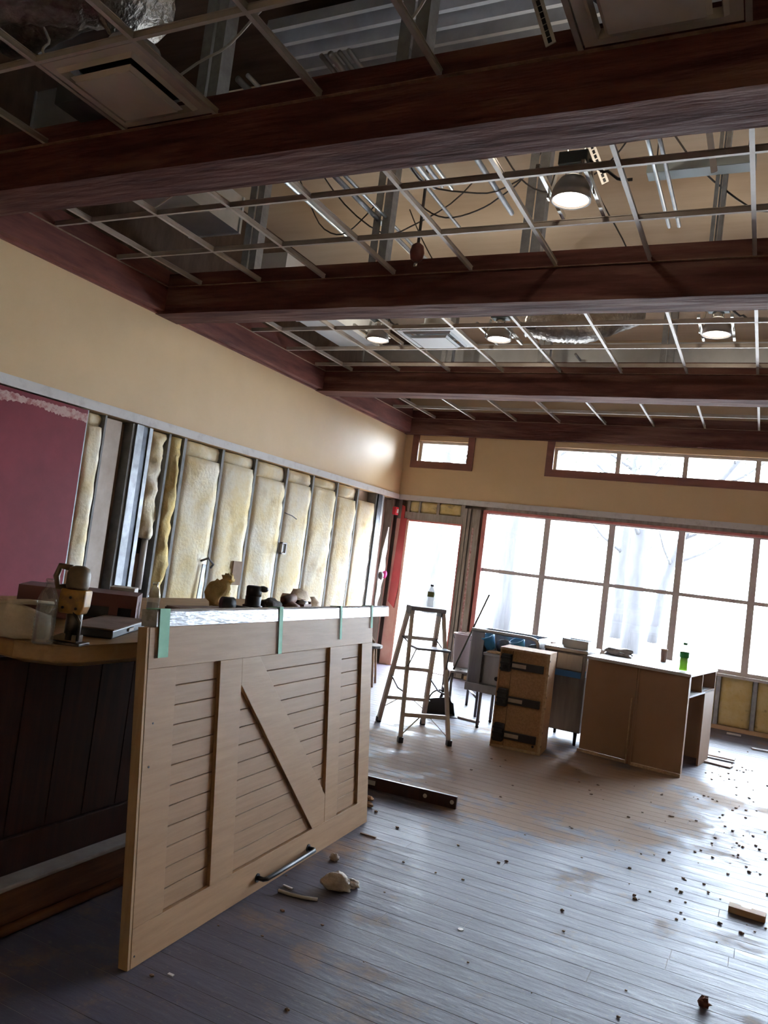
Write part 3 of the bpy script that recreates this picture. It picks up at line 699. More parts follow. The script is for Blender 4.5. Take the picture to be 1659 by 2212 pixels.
# perforated strut hangers
def strut(p, q, lab):
    t = thing('perforated_strut', lab, 'strut', p); d = Vector(q)-Vector(p)
    MB().bar((0, 0, 0), d, .045, .006, (0, 1, 0)).build('strip', 'white_trim', t)
    for k in range(9): 
        c = d*(k+.6)/9.5
        MB().bar(c-d.normalized()*.012+Vector((0, -.005, 0)), c+d.normalized()*.012+Vector((0, -.005, 0)), .016, .004, (0, 1, 0)).build('slot', 'black', t)
strut(at_y(1190, 96, 2.97), at_y(1152, -30, 2.97), 'white perforated strut hanging near the bare tan diffuser')
strut(at_y(1308, 396, 4.75), at_y(1272, 300, 4.75), 'white perforated strut hanging beside the lone downlight')
# small fittings
t = thing('sprinkler_fitting', 'round dark red fitting hanging over the second timber beam', 'sprinkler', (-2.53, 5.12, 3.86))
MB().lathe([(.02, -.05), (.045, -.03), (.055, .02), (.045, .07), (.02, .09)], n=14).build('red_housing', 'rusty_red', t, True)
MB().lathe([(.012, -.09), (.018, -.085), (.012, -.05)], n=10).build('spout', 'chrome', t, True)
MB().tube([(0, 0, .09), (0, 0, 1.135)], .012, 8).build('drop_pipe', 'wire_dark', t, True); MB().tube([(.0, .0, .16), (.0, .02, .165), (.5, .02, .165)], .014, 8).build('feed_pipe', 'wire_dark', t, True)
solid('junction_box', box(-3.75, -3.52, 2.85, 3.04, 3.86, 3.98), 'box_green', 'dark junction box lying beside the tan diffuser', 'electrical box', .004)
t = thing('fluorescent_fitting', 'pale blue grey light fitting hung in the open ceiling', 'light fitting', at_z(1512, 372, 4.35))
box(-.33, .33, -.06, .06, 0, .07).build('housing', 'fitting', t, bevel=.004)
for s in (-1, 1): MB().tube([(s*.28, 0, .07), (s*.28, 0, .64)], .005, 6).build('hanger_rod', 'wire_dark', t)
solid('hanging_strip', MB().bar(at_y(1543, 372, 4.55), at_y(1532, 285, 4.55), .035, .012, (0, 1, 0)), 'white_trim', 'white flat strip hanging beside the pale blue fitting', 'strip')

# ================================================================== THE LEANING DOOR
A = Vector((-1.935, 2.31, 0)); B = Vector((-2.03, 4.405, 0)); Tt = Vector((-2.065, 2.31, 1.235))
u = (B-A).normalized(); v = (Tt-A); v = (v-u*v.dot(u)).normalized(); w = u.cross(v)         # w points to the room
if w.x < 0: w = -w
LD, HD = 2.095, 1.232
door = thing('barn_door', 'light oak barn door with a diagonal brace, standing on its side', 'door', A)
door.matrix_world = Matrix(((u.x, v.x, w.x, A.x), (u.y, v.y, w.y, A.y), (u.z, v.z, w.z, A.z+.002), (0, 0, 0, 1)))
TH = .045     # local z: 0 is the front of the frame, -TH the back
box(0, LD, 0, HD, -TH, -.030).build('core', 'door_edge', door)
box(-.001, .012, 0, HD, -TH, -.002).build('edge_band', 'door_edge', door)
n = 12; y0, y1 = .14, 1.075; hgt = (y1-y0)/n
for i in range(n):
    MB().cbox(.15, LD-.10, y0+i*hgt+.001, y0+(i+1)*hgt-.001, -.030, -.017, .0025).build('plank', 'door_plank', door)
box(.012, LD, 1.075, HD, -.03, 0).build('rail', 'door_wood', door, bevel=.002)
box(.012, LD, 0, .14, -.03, 0).build('rail', 'door_wood', door, bevel=.002)
for a, b in ((.012, .185), (.485, .655), (1.525, 1.675), (1.945, LD)):
    box(a, b, .14, 1.075, -.03, -.0005).build('stile', 'door_wood', door, bevel=.002)
MB().prism([(.655, 1.075), (.655, .955), (1.39, .14), (1.525, .14), (1.525, .285), (.80, 1.075)], -.03, -.001).build('diagonal_brace', 'door_wood', door, bevel=.002)
h = MB().tube([(.86, .058, 0), (.86, .056, .035), (.875, .056, .045), (1.335, .052, .045), (1.35, .052, .035), (1.35, .054, 0)], .011, 8).build('pull_handle', 'black', door, True)
MB().lathe([(.02, 0), (.02, .004)], (.86, .058, 0), 12).build('handle_rose', 'black', h); MB().lathe([(.02, 0), (.02, .004)], (1.35, .054, 0), 12).build('handle_rose', 'black', h)
for x, y in ((.06, .87), (.05, .71), (.03, .04)): MB().lathe([(.004, -.001), (.004, .001)], (x, y, 0), 8).build('nail_head', 'black', door)
rail = thing('wrapped_rail', 'silver white film wrapped rail taped along the barn door top', 'rail', A)
rail.matrix_world = door.matrix_world.copy()
s = MB(); k = 24
vs = []
for i in range(k+1):
    x = .045+2.29*i/k; d = .003*noise.noise((i*.8, 0, 0))
    vs += [(x, HD+.001, .004), (x, HD+.058+d, .003), (x, HD+.066, -.004+d), (x, HD+.066, -.07), (x, HD+.001, -.07)]
s.add(vs, [(i*5+j, (i+1)*5+j, (i+1)*5+(j+1) % 5, i*5+(j+1) % 5) for i in range(k) for j in range(5)]+[(4, 3, 2, 1, 0), tuple(k*5+j for j in range(5))])
s.build('rail_body', 'wrap', rail)
for (x, yb, ww) in ((.087, 1.115, .03), (.967, 1.075, .017), (1.633, 1.115, .012), (2.062, 1.165, .012)):
    s = MB(); s.box(x-ww, x+ww, yb, HD+.066, .0055, .008); s.box(x-ww, x+ww, HD+.066, HD+.070, -.06, .008)
    s.build('tape_strip', 'tape', rail, label='green masking tape strip')

# ================================================================== THE BAR
bar = thing('bar_counter', 'dark cherry bar with a honey oak counter top', 'bar', (-2.57, 2.0, 0))
box(-.06, 0, .02, 2.36, .0, 1.03).build('front_panel', 'bar_wood', bar)
for i in range(12):
    box(0, .006, .03+i*.195, .03+i*.195+.188, .335, 1.03).build('panel_board', 'bar_wood', bar)
box(0, .022, .02, 2.36, .185, .33).build('skirting', 'bar_wood', bar, bevel=.004)
box(0, .10, .02, 2.36, .0, .165).build('step', 'bar_step', bar, bevel=.004)
box(.0, .108, .02, 2.36, .166, .186).build('step_top', 'bar_kick', bar, bevel=.006)
MB().tube([(.115, .02, .022), (.115, 2.36, .022)], .02, 8).build('shoe_moulding', 'bar_step', bar, True)
box(-1.02, -.96, .02, 3.28, .0, 1.03).build('back_panel', 'bar_wood', bar)
box(-.96, -.06, .02, .08, 0, 1.03).build('end_panel', 'bar_wood', bar)
pt = [(-1.08, .10), (.17, .0), (.30, .06), (.335, .16), (.335, 2.42), (-.1, 3.0), (-.5, 3.35), (-1.08, 3.35)]
pb = [(-1.08, .16), (.16, .07), (.27, .13), (.30, .20), (.30, 2.40), (-.12, 2.96), (-.52, 3.31), (-1.08, 3.31)]
s = MB(); n = len(pt)
s.add([(x, y, 1.14) for x, y in pt]+[(x, y, 1.075) for x, y in pt]+[(x, y, 1.055) for x, y in pb], [tuple(range(n))]+[(k*n+(i+1) % n, k*n+i, (k+1)*n+i, (k+1)*n+(i+1) % n)[::-1] for k in range(2) for i in range(n)]+[tuple(reversed(range(2*n, 3*n)))])
s.build('counter_top', 'counter', bar, bevel=.006)
ZT = 1.1405
def onbar(px, py, z=ZT): return at_z(px, py, z)
def bottle(p, lab, liquid, lm, label_m, s=1, cap_m='white_trim', cat='bottle', group=None, fill=.62, lz=(.09, .13), ribs=True):
    t = thing('plastic_bottle', lab, cat, p, 0, group)
    prof = []; r = .033
    prof += [(.0, .001), (.026, 0), (.032, .006)]
    zz = .012
    while zz < .125:
        prof += [(r, zz), (r-(.0022 if ribs else 0), zz+.005)]; zz += .010
    prof += [(r, .13), (.030, .145), (.021, .168), (.0125, .182), (.0125, .196)]
    MB().lathe([(a*s, b*s) for a, b in prof], n=20, cap=False).build('shell', 'clear', t, True)
    MB().lathe([(.015*s, .190*s), (.015*s, .204*s), (.013*s, .206*s)], n=14).build('cap', cap_m, t, True)
    if liquid:
        q = [(0, .003), (.029, .004)]+[(.029, .01), (.029, min(.13, .2*fill))]
        if .2*fill > .13: q += [(.027, .147), (.018, min(.168, .2*fill))]
        q.append((0, q[-1][1]))
        MB().lathe([(a*s, b*s) for a, b in q], n=18, cap=False).build('liquid', lm, t, True)
    if label_m:
        MB().lathe([((r+.0008)*s, lz[0]*s), ((r+.0008)*s, lz[1]*s)], n=20, cap=False).build('bottle_label', label_m, t, True)
    return t
bottle(onbar(90, 1391), 'clear ribbed water bottle beside the cream canvas pouch', True, 'water', None, 1.14, 'clear', fill=.62)
bottle(onbar(325, 1345), 'clear water bottle behind the brown paper sheets', True, 'water', None, .98, 'clear', fill=.5)
# cream canvas pouch
p = onbar(45, 1382); t = thing('canvas_pouch', 'cream canvas pouch slumped beside the water bottle', 'bag', (p.x-.09, p.y+.02, ZT), .5)
s = MB(); n = 22; prof = [(.05, 0), (.098, .004), (.112, .035), (.118, .07), (.115, .105), (.108, .118), (.100, .112), (.10, .07), (.09, .03)]
vs = []
for i, (r, z) in enumerate(prof):
    for j in range(n):
        a = 2*math.pi*j/n; k = 1+.10*noise.noise((math.cos(a)*2, math.sin(a)*2, i*.4))
        vs.append((r*1.25*k*math.cos(a), r*.8*k*math.sin(a), max(0, z*(1+.28*math.cos(a+2.4))+.006*noise.noise((a*3, i, 0)))))
s.add(vs, [(i*n+j, i*n+(j+1) % n, (i+1)*n+(j+1) % n, (i+1)*n+j) for i in range(len(prof)-1) for j in range(n)]+[tuple(reversed(range(n))), tuple((len(prof)-1)*n+j for j in range(n))])
s.build('pouch_body', 'cloth', t, True)
MB().tube([(.11, .05, .10), (.14, .0, .135), (.08, -.07, .14), (-.02, -.09, .13)], .010, 8).build('rolled_rim', 'cloth', t, True)
# mustard yellow upright tool
p = onbar(142, 1391); t = thing('power_tool', 'mustard yellow power tool standing upright on a dark base plate', 'power tool', (p.x, p.y+.01, ZT), .35)
box(-.075, .075, -.05, .05, 0, .012).build('base_plate', 'tool_grey', t, bevel=.003)
MB().prism([(-.07, 0), (.05, 0), (.05, .03), (-.02, .035), (-.07, .012)], -.03, .03, Matrix(((1, 0, 0, 0), (0, 0, 1, 0), (0, 1, 0, .012), (0, 0, 0, 1)))).build('shoe', 'tool_brown', t, bevel=.003)
MB().lathe([(.034, .02), (.034, .14), (.03, .145)], (.012, 0, 0), 16).build('drive_shaft', 'tool_grey', t, True)
s = MB(); s.prism([(-.05, .13), (.05, .13), (.062, .165), (.064, .235), (-.052, .235), (-.058, .165)], -.036, .036, Matrix(((1, 0, 0, 0), (0, 0, 1, 0), (0, 1, 0, 0), (0, 0, 0, 1)))); b = s.build('yellow_body', 'mustard', t, bevel=.008)
for x, z in ((-.03, .155), (.03, .155), (0, .2)): MB().lathe([(.006, 0), (.006, .004)], n=10, mx=Matrix.Translation((x, -.036, z)) @ Matrix.Rotation(R(90), 4, 'X')).build('screw', 'black', b)
MB().lathe([(.044, .235), (.05, .25), (.05, .30), (.042, .325), (.02, .335)], (.005, 0, 0), 18).build('motor_housing', 'tool_brown', t, True)
MB().tube([(-.04, 0, .24), (-.085, 0, .235), (-.098, 0, .28), (-.085, 0, .325), (-.03, 0, .322)], .014, 8).build('handle', 'tool_brown', t, True)
MB().tube([(.02, -.03, .14), (.055, -.03, .10), (.055, -.03, .02)], .007, 6).build('hose', 'tool_grey', t, True)
t.scale = (.84, .84, .86)
# long black case with a white label
p = onbar(225, 1375); t = thing('black_case', 'flat black case with a small white label', 'case', (p.x-.12, p.y+.14, ZT), R(118))
box(-.24, .24, -.09, .09, 0, .035).build('case_body', 'black_pl', t, bevel=.006)
box(-.245, .245, -.095, .095, .0355, .040).build('lid_sheet', 'paper', t)
box(-.035, .035, -.0975, -.090, .012, .026).build('case_label', 'white_box', t)
# loose paper sheets
for i in range(5):
    q = onbar(268+6*i, 1352-3*i); s = MB(); k = 6; vs = []
    for a in range(k+1):
        for b in range(2): vs.append((-.12+.24*a/k, -.075+.15*b, .006*noise.noise((a*.7, i, b))+.008))
    s.add(vs, [(2*a, 2*a+2, 2*a+3, 2*a+1) for a in range(k)]); s.add([(x, y, z-.003) for x, y, z in vs], [(2*a+1, 2*a+3, 2*a+2, 2*a) for a in range(k)])
    o = s.build('paper_sheet', 'paper'); o.location = (-2.60-.008*i, 3.14+.008*i, ZT+.001+.006*i); o.rotation_euler = (0, 0, R(70+17*i)); tag(o, 'brown paper sheet in the loose heap beside the black case', 'paper', 'loose brown sheets on the bar')
# burgundy carton with openings
t = thing('carton', 'dull burgundy carton with a dark slot, behind the yellow tool', 'box', onbar(172, 1333), R(38))
s = MB(); W2, D2, H2 = .26, .12, .135
s.box(-W2, W2, -.12, .12, H2-.006, H2); s.box(-W2, W2, .112, .12, 0, H2-.006); s.box(-W2, -W2+.006, -.12, .112, 0, H2-.006); s.box(W2-.006, W2, -.12, .112, 0, H2-.006); s.box(-W2, W2, -.12, .112, 0, .006)
s.build('carton_body', 'burgundy', t)
s = MB(); s.box(-W2, W2, -.126, -.12, .075, H2); s.box(-W2, -.02, -.126, -.12, 0, .03); s.box(.14, .18, -.126, -.12, 0, .075); s.box(.24, W2, -.126, -.12, 0, .075); s.box(-W2, -.06, -.126, -.12, .03, .075); s.box(-.02, .24, -.126, -.12, 0, .02)
s.build('carton_front', 'burgundy', t)
box(-W2+.01, W2-.01, -.10, -.095, .006, H2-.006).build('opening_shade_sheet', 'black_pl', t)  # black sheet standing in for the shade inside the openings
t = thing('white_carton', 'small white ruled carton next to the burgundy carton', 'box', onbar(260, 1332), R(35))
box(-.06, .06, -.06, .06, 0, .15).build('carton_body', 'white_box', t, bevel=.003)
for k in range(4): box(-.045, .045, -.063, -.0605, .02+k*.032, .045+k*.032).build('drawer_front', 'white_trim', t)
# things along the bar behind the door (all rest on the counter top)
t = thing('dark_board', 'long dark board lying along the bar behind the barn door', 'board', (-3.02, 3.66, ZT), R(84))
box(-.10, .42, -.06, .06, 0, .022).build('board', 'darkwood', t); box(-.10, .42, -.062, .05, .023, .03).build('paper_cover', 'paper', t)
p = Vector((-2.80, 3.80, ZT)); t = thing('mallet', 'black rubber mallet lying on its side', 'mallet', p, R(65))
MB().tube([(-.06, 0, .075), (.01, 0, .075)], [.042, .042], 14).build('mallet_head', 'black_pl', t, True)
MB().tube([(.0, 0, .06), (.16, 0, .045)], .016, 10).build('handle', 'black_pl', t, True)
box(-.05, .15, -.03, .03, .0, .033).build('rest_block', 'black_pl', t)
t = thing('stacked_cups', 'stack of black cylindrical cups with a side lug', 'cups', (-2.86, 4.10, ZT), R(30))
MB().lathe([(.06, 0), (.062, .06), (.05, .065), (.05, .115), (.047, .12)], n=18).build('lower_cup', 'black_pl', t, True)
MB().lathe([(.048, .121), (.05, .175), (.04, .183)], n=18).build('upper_cup', 'black_pl', t, True)
MB().blob((.055, 0, .168), .028, 2, .1, sq=(1.2, .8, .7)).build('lug', 'black_pl', t, True)
t = thing('foam_chunk', 'torn yellow foam chunk beside the stacked black cups', 'foam', (-3.22, 4.22, ZT))
MB().blob((0, 0, .09), .085, 11, .7, 14, 10, (.8, 1, 1.05), 0).build('foam_body', 'foam', t, True)
MB().blob((.02, .06, .19), .04, 17, .8, 10, 8).build('foam_lobe', 'foam', t, True)
o = MB().blob((0, 0, .04), .12, 21, .6, 16, 9, (.7, 1.25, .45), 0).build('dark_cloth', 'cloth_dark', None, True); o.location = (-2.9, 4.345, ZT); tag(o, 'dark rumpled cloth bundle between cups and tool pouch', 'cloth')
t = thing('tool_pouch', 'brown leather pouch with a rolled flap on the bar', 'pouch', (-2.93, 4.63, ZT))
MB().blob((0, 0, .035), .085, 31, .3, 14, 8, (.8, 1.0, .6), 0).build('pouch_body', 'leather', t, True)
MB().tube([(0, -.07, .085), (0, .05, .10)], [.03, .032], 12).build('rolled_flap', 'leather', t, True)
t = thing('open_carton', 'small open carton with a film covered tray on the bar', 'box', (-2.98, 4.84, ZT), R(12))
s = MB(); s.box(-.07, .07, -.08, .08, 0, .006); s.box(-.07, -.064, -.08, .08, .006, .075); s.box(.064, .07, -.08, .08, .006, .06); s.box(-.064, .064, .074, .08, .006, .075); s.box(-.064, .064, -.08, -.074, .006, .06)
s.build('carton_body', 'leather', t); MB().bar((-.07, -.09, .088), (-.02, .12, .082), .06, .005).build('lid_flap', 'chip', t); MB().blob((.03, 0, .06), .045, 5, .4, sq=(.8, 1, .6)).build('film_wad', 'wrap', t, True)
t = thing('cream_rag', 'cream crumpled drop cloth at the end of the bar', 'cloth', (-3.13, 5.13, ZT))
MB().blob((0, -.08, .05), .12, 41, .6, 16, 9, (.7, 1.2, .75), 0).build('rag', 'cloth', t, True)
MB().blob((.0, .1, .03), .09, 43, .5, 14, 8, (.8, 1.0, .6), 0).build('rag_fold', 'cloth', t, True)
# brown basket chair beyond the door end
t = thing('cane_chair', 'orange brown cane chair standing by the end of the bar', 'chair', (-4.45, 8.9, 0), R(20))
s = MB(); n = 16
s.add([(.24*math.cos(2*math.pi*j/n), .24*math.sin(2*math.pi*j/n), z) for z in (.47, .50) for j in range(n)], [tuple(reversed(range(n))), tuple(range(n, 2*n))]+[(j, (j+1) % n, n+(j+1) % n, n+j) for j in range(n)])
s.build('seat', 'tool_grey', t)
for a in (45, 135, 225, 315): MB().tube([(.2*math.cos(R(a)), .2*math.sin(R(a)), .47), (.26*math.cos(R(a)), .26*math.sin(R(a)), 0)], .014, 8).build('leg', 'lumber', t, True)
MB().tube([(.22*math.cos(R(a)), .22*math.sin(R(a)), .5+.42*math.sin(R((a-60)/240*180))) for a in range(60, 301, 20)], .015, 8).build('back_hoop', 'lumber', t, True)
for a in (120, 150, 180, 210, 240): MB().tube([(.22*math.cos(R(a)), .22*math.sin(R(a)), .5), (.22*math.cos(R(a)), .22*math.sin(R(a)), .5+.42*math.sin(R((a-60)/240*180)))], .009, 6).build('spindle', 'lumber', t, True)

# ================================================================== LADDER
lad = thing('step_ladder', 'small worn aluminium step ladder standing by the open doorway', 'ladder', (-2.854, 6.934, 0), math.atan2(.295, .347))
# local x runs along the steps, +y is the step side (front rails), -y the rear rails
def rail_pt(side, front, t):     # t 0 foot .. 1 top
    x = side*(.228-.075*t); y = (.385-.33*t) if front else (-.41+.355*t); return Vector((x, y, 1.165*t))
for side in (-1, 1):
    for fr in (True, False):
        p, q = rail_pt(side, fr, .02), rail_pt(side, fr, 1)
        MB().bar(p, q, .030 if not fr else .036, .055 if fr else .04, (0, 1, 0)).build('front_rail' if fr else 'rear_rail', 'alu', lad)
        f = rail_pt(side, fr, 0); box(f.x-.022, f.x+.022, f.y-.03, f.y+.03, 0, .05).build('foot', 'black_pl', lad, bevel=.005)
for t in (.23, .49, .755):
    a, b = rail_pt(-1, True, t), rail_pt(1, True, t); MB().box(a.x+.01, b.x-.01, a.y-.045, a.y+.04, a.z-.02, a.z+.012).build('step', 'alu', lad)
    for side in (-1, 1):
        if t < .3:
            MB().bar(rail_pt(side, True, t-.10), Vector((side*.08, a.y, a.z-.02)), .012, .006).build('step_brace', 'alu', lad)
for t in (.20,):
    a, b = rail_pt(-1, False, t), rail_pt(1, False, t); MB().bar(a, b, .035, .035).build('rear_bar', 'alu', lad)
    for side in (-1, 1): MB().bar(rail_pt(side, False, .05), Vector((side*.05, a.y, a.z-.015)), .012, .006).build('rear_brace', 'alu', lad)
a, b = rail_pt(-1, False, .60), rail_pt(1, False, .60)
for side in (-1, 1):
    p = rail_pt(side, True, .42); q = rail_pt(side, False, .36); m1 = p.lerp(q, .55)+Vector((0, 0, -.035))
    MB().tube([p, m1, q], .008, 6).build('spreader', 'steel_dark', lad)
s = MB(); s.box(-.175, .175, -.085, .095, 1.145, 1.185); s.box(-.175, -.13, -.07, .08, 1.11, 1.155); s.box(.13, .175, -.07, .08, 1.11, 1.155)
s.build('top_cap', 'ladder_top', lad, bevel=.006)
tr = box(-.16, .17, -.36, -.16, .815, .835).build('paint_tray', 'ladder_top', lad, bevel=.004)
for side in (-1, 1): MB().tube([(side*.15, -.16, .825), rail_pt(side, True, .76)], .007, 6).build('tray_arm', 'steel_dark', tr); MB().tube([(side*.16, -.34, .82), rail_pt(side, False, .54)], .006, 6).build('tray_strut', 'steel_dark', tr)
bottle(Vector((-2.83, 6.95, 1.1865)), 'nearly empty clear bottle with an olive label on the ladder top', False, None, 'label_olive', 1.05, 'black_pl', ribs=False, lz=(.095, .14))

# lobby dustpan with its long handle
dp = at_z(948, 1543, 0); t = thing('lobby_dustpan', 'black upright dustpan with a long thin handle', 'dustpan', (dp.x, dp.y, 0), R(35))
s = MB(); Pm = Matrix(((1, 0, 0, 0), (0, 0, 1, 0), (0, 1, 0, 0), (0, 0, 0, 1)))
s.prism([(-.165, 0), (.165, 0), (.14, .13), (.11, .185), (-.11, .15)], .055, .065, Pm); s.prism([(-.165, 0), (.165, 0), (.165, .008), (-.165, .008)], -.14, .055, Pm)
s.prism([(-.165, 0), (-.157, 0), (-.125, .14), (-.133, .14)], -.05, .055, Pm); s.prism([(.157, 0), (.165, 0), (.133, .14), (.125, .14)], -.05, .055, Pm)
s.build('pan', 'black_pl', t)
MB().tube([(-.12*math.cos(R(a))+.0, .06, .12+.13*math.sin(R(a))) for a in range(0, 181, 15)], .008, 6).build('bail', 'tool_grey', t, True)
e = at_y(1057, 1285, 8.75)-dp; e = Matrix.Rotation(-R(35), 3, 'Z') @ e
MB().tube([(0, .07, .14), e], .011, 8).build('handle', 'tool_grey', t, True)

# ================================================================== STEEL UNITS, CABINETS
su = thing('stainless_bar_unit', 'open stainless steel bar unit holding two blue cups', 'bar unit', (-2.66, 7.76, 0))
s = MB(); s.box(0, .70, .50, .512, .40, .985); s.build('back_panel', 'inox', su)
box(0, .012, 0, .50, .40, .985).build('side_panel', 'inox', su); box(.688, .70, 0, .50, .40, .985).build('side_panel', 'inox', su)
box(.012, .14, .0, .012, .44, .97).build('front_stile', 'inox_dark', su)
box(.0, .70, -.02, .50, .39, .40).build('bottom_shelf', 'inox', su); box(.0, .70, -.04, -.02, .37, .45).build('shelf_lip', 'inox', su, bevel=.004)
box(.14, .688, .06, .072, .45, .74).build('apron_panel', 'inox', su)
box(.14, .688, .02, .12, .74, .77).build('ledge', 'inox', su, bevel=.004)
MB().lathe([(.022, 0), (.022, .012)], n=16, mx=Matrix.Translation((.30, .06, .52)) @ Matrix.Rotation(R(90), 4, 'X')).build('drain_hole', 'black', su)
MB().tube([(.0, 0, .985), (.62, 0, .985), (.67, 0, .975), (.695, 0, .95), (.70, 0, .90)], .018, 10).build('rolled_rim', 'inox', su, True)
for x in (.16, .60):
    for y in (.03, .46):
        l = MB().tube([(x, y, .03), (x, y, .39)], .017, 10).build('leg', 'inox_dark', su, True)
        MB().lathe([(.012, 0), (.018, .01), (.014, .03)], (x, y, 0), 10).build('foot', 'black_pl', l, True)
for x, lb in ((.20, 'blue cone cup in the bar unit, by the stile'), (.52, 'blue cone cup in the bar unit, by the rolled corner')):
    o = thing('blue_cup', lb, 'cup', (-2.66+x, 7.76+.10, .775))
    MB().lathe([(.045, 0), (.075, .13), (.08, .15), (.072, .15), (.042, .01)], n=18, mx=Matrix.Rotation(R(-18), 4, 'Y') @ Matrix.Rotation(R(20), 4, 'X') @ Matrix.Translation((.0, .02, .03))).build('cup_body', 'blue', o, True)
    MB().blob((.115, .02, .075), .075, 3, .25, sq=(1.1, .7, .95)).build('dark_insert', 'steel_dark', o, True)
solid('wood_chip', MB().blob((-2.40, 7.80, .785), .045, 8, .5, sq=(2.0, .8, .4), floor=.7705), 'chip_edge', 'splintered wood scrap lying on the stainless ledge', 'wood scrap')
solid('silver_pipe', MB().tube([(-2.34, 8.10, .43), (-2.26, 8.1, .432), (-2.16, 8.1, .431)], .03, 12), 'chrome', 'bright silver pipe piece lying on the bar unit shelf', 'pipe')
# low stand with the bin
st = thing('steel_stand', 'low steel stand with round legs under the pinkish bin', 'stand', (-3.0, 8.56, 0), R(28))
box(-.18, .18, -.36, .36, .45, .47).build('stand_top', 'inox', st, bevel=.004)
for x in (-.15, .15):
    for y in (-.33, .33): MB().tube([(x, y, 0), (x, y, .45)], .016, 10).build('leg', 'inox_dark', st, True)
MB().tube([(.15, -.33, .2), (.15, .33, .2)], .013, 8).build('cross_rail', 'inox_dark', st, True); MB().tube([(-.15, -.33, .2), (-.15, .33, .2)], .013, 8).build('cross_rail', 'inox_dark', st, True)
bn = thing('plastic_bin', 'pinkish white plastic bin standing on the low steel stand', 'bin', (-3.03, 8.62, .471))
MB().lathe([(.10, 0), (.125, .36), (.135, .365), (.135, .38), (.115, .38), (.09, .01)], n=20).build('bin_body', 'bin', bn, True)
MB().tube([(-.13*math.cos(R(a)), -.02-.13*math.sin(R(a))*.6, .36-.06*math.sin(R(a))) for a in range(0, 181, 20)], .005, 6).build('bail', 'wire_dark', bn, True)
# particle board case with three black clamps
pc = thing('particle_board_case', 'shallow particle board case fitted with three black clamps', 'case', (-2.154, 7.149, 0), math.atan2(.033, .464))
box(0, .465, .035, .05, .0, .915).build('back_board', 'chip', pc)
box(0, .465, 0, .035, .895, .915).build('frame_edge', 'chip_edge', pc); box(0, .465, 0, .035, 0, .018).build('frame_edge', 'chip_edge', pc); box(.44, .465, 0, .035, .018, .895).build('frame_edge', 'chip_edge', pc)
box(.0, .012, .01, .035, .018, .895).build('frame_edge', 'chip', pc)
box(.115, .119, .0335, .0355, .02, .89).build('board_joint', 'darkwood', pc)
box(.447, .465, .05, .36, 0, .915).build('side_board', 'chip', pc); box(0, .447, .34, .36, 0, .915).build('rear_board', 'chip', pc); box(0, .018, .05, .34, 0, .915).build('side_board', 'chip', pc); box(.018, .447, .05, .34, .897, .915).build('top_board', 'chip_edge', pc)
for zc in (.775, .455, .135):
    c = box(.025, .115, -.035, .034, zc-.075, zc+.085).build('clamp_block', 'black_pl', pc, bevel=.008)
    for k in range(3): box(.02, .12, -.042, -.0355, zc-.06+k*.05, zc-.04+k*.05).build('clamp_rib', 'black', c)
    MB().lathe([(.022, 0), (.022, .01)], n=12, mx=Matrix.Translation((.07, -.042, zc-.03)) @ Matrix.Rotation(R(90), 4, 'X')).build('clamp_bolt', 'black', c)
    ar = box(.115, .415, .005, .034, zc-.05, zc+.02).build('clamp_arm', 'black_pl', pc, bevel=.004)
    box(.125, .255, .0025, .0048, zc-.03, zc+.005).build('pale_insert', 'scrap', ar)
for zc in (.85, .72, .52, .42, .2, .08): box(.465, .468, .012, .022, zc-.008, zc+.008).build('nail_hole', 'black', pc)
MB().lathe([(.012, 0), (.012, .002)], n=10, mx=Matrix.Translation((.39, .034, .06)) @ Matrix.Rotation(R(90), 4, 'X')).build('knot_hole', 'black', pc)
# dull stainless appliance
ap = thing('stainless_appliance', 'dull dark stainless cabinet with blue tape, on short legs', 'appliance', (-1.93, 7.93, 0), R(-2))
box(0, .43, 0, .55, .13, .90).build('cabinet_body', 'inox_dark', ap, bevel=.006)
box(-.005, .435, -.015, .56, .90, .935).build('top_rim', 'inox', ap, bevel=.006)
box(.14, .39, -.012, 0, .73, .88).build('access_panel', 'inox', ap); box(.13, .39, -.018, -.0125, .66, .72).build('tape_band', 'blue_tape', ap, label='deep blue tape band')
for x in (.06, .38):
    for y in (.05, .50): MB().tube([(x, y, 0), (x, y, .13)], [.014, .02], 10).build('leg', 'black_pl', ap, True)
# brown cabinets, backs to the camera, under one pale top
cb = thing('brown_cabinet', 'pair of brown panelled cabinets joined under a pale grey top', 'cabinet', (-.527, 7.585, 0), R(-8.5))
# local x runs to the left (negative), y back
H = .885
p = box(-.455, 0, 0, .018, .03, H).build('back_panel', 'brown', cb); box(-.445, -.0, -.008, 0, .0, .028).build('base_strip', 'chip_edge', cb)
box(-.945, -.485, .03, .048, .03, H).build('back_panel', 'brown', cb); box(-.96, -.49, .022, .03, .0, .028).build('base_strip', 'chip_edge', cb)
box(-.485, -.465, .015, .075, .0, H).build('stile', 'brown', cb); box(-.495, -.487, .0, .03, .0, .6).build('stile_strip', 'chip_edge', cb); box(-.452, -.438, -.012, 0, .0, H).build('stile_strip', 'brown', cb)
box(-.945, -.927, .048, .62, .03, H).build('side_panel', 'brown', cb); box(-.018, -.0, .018, .05, .03, H).build('side_edge', 'brown', cb)
box(-.95, .01, -.01, 1.12, H, H+.028).build('top', 'white_top', cb, bevel=.003)
box(-.018, 0, .68, 1.10, .0, H-.17).build('side_panel', 'brown', cb)
box(-.9, 0, .06, 1.10, H-.19, H-.172).build('cubby_shelf', 'white_top', cb)
for y in (.05, .52, 1.09): box(-.9, 0, y, y+.014, H-.172, H).build('cubby_divider', 'brown', cb)
box(-.9, -.018, 1.06, 1.078, .0, H-.19).build('front_rail', 'brown', cb)
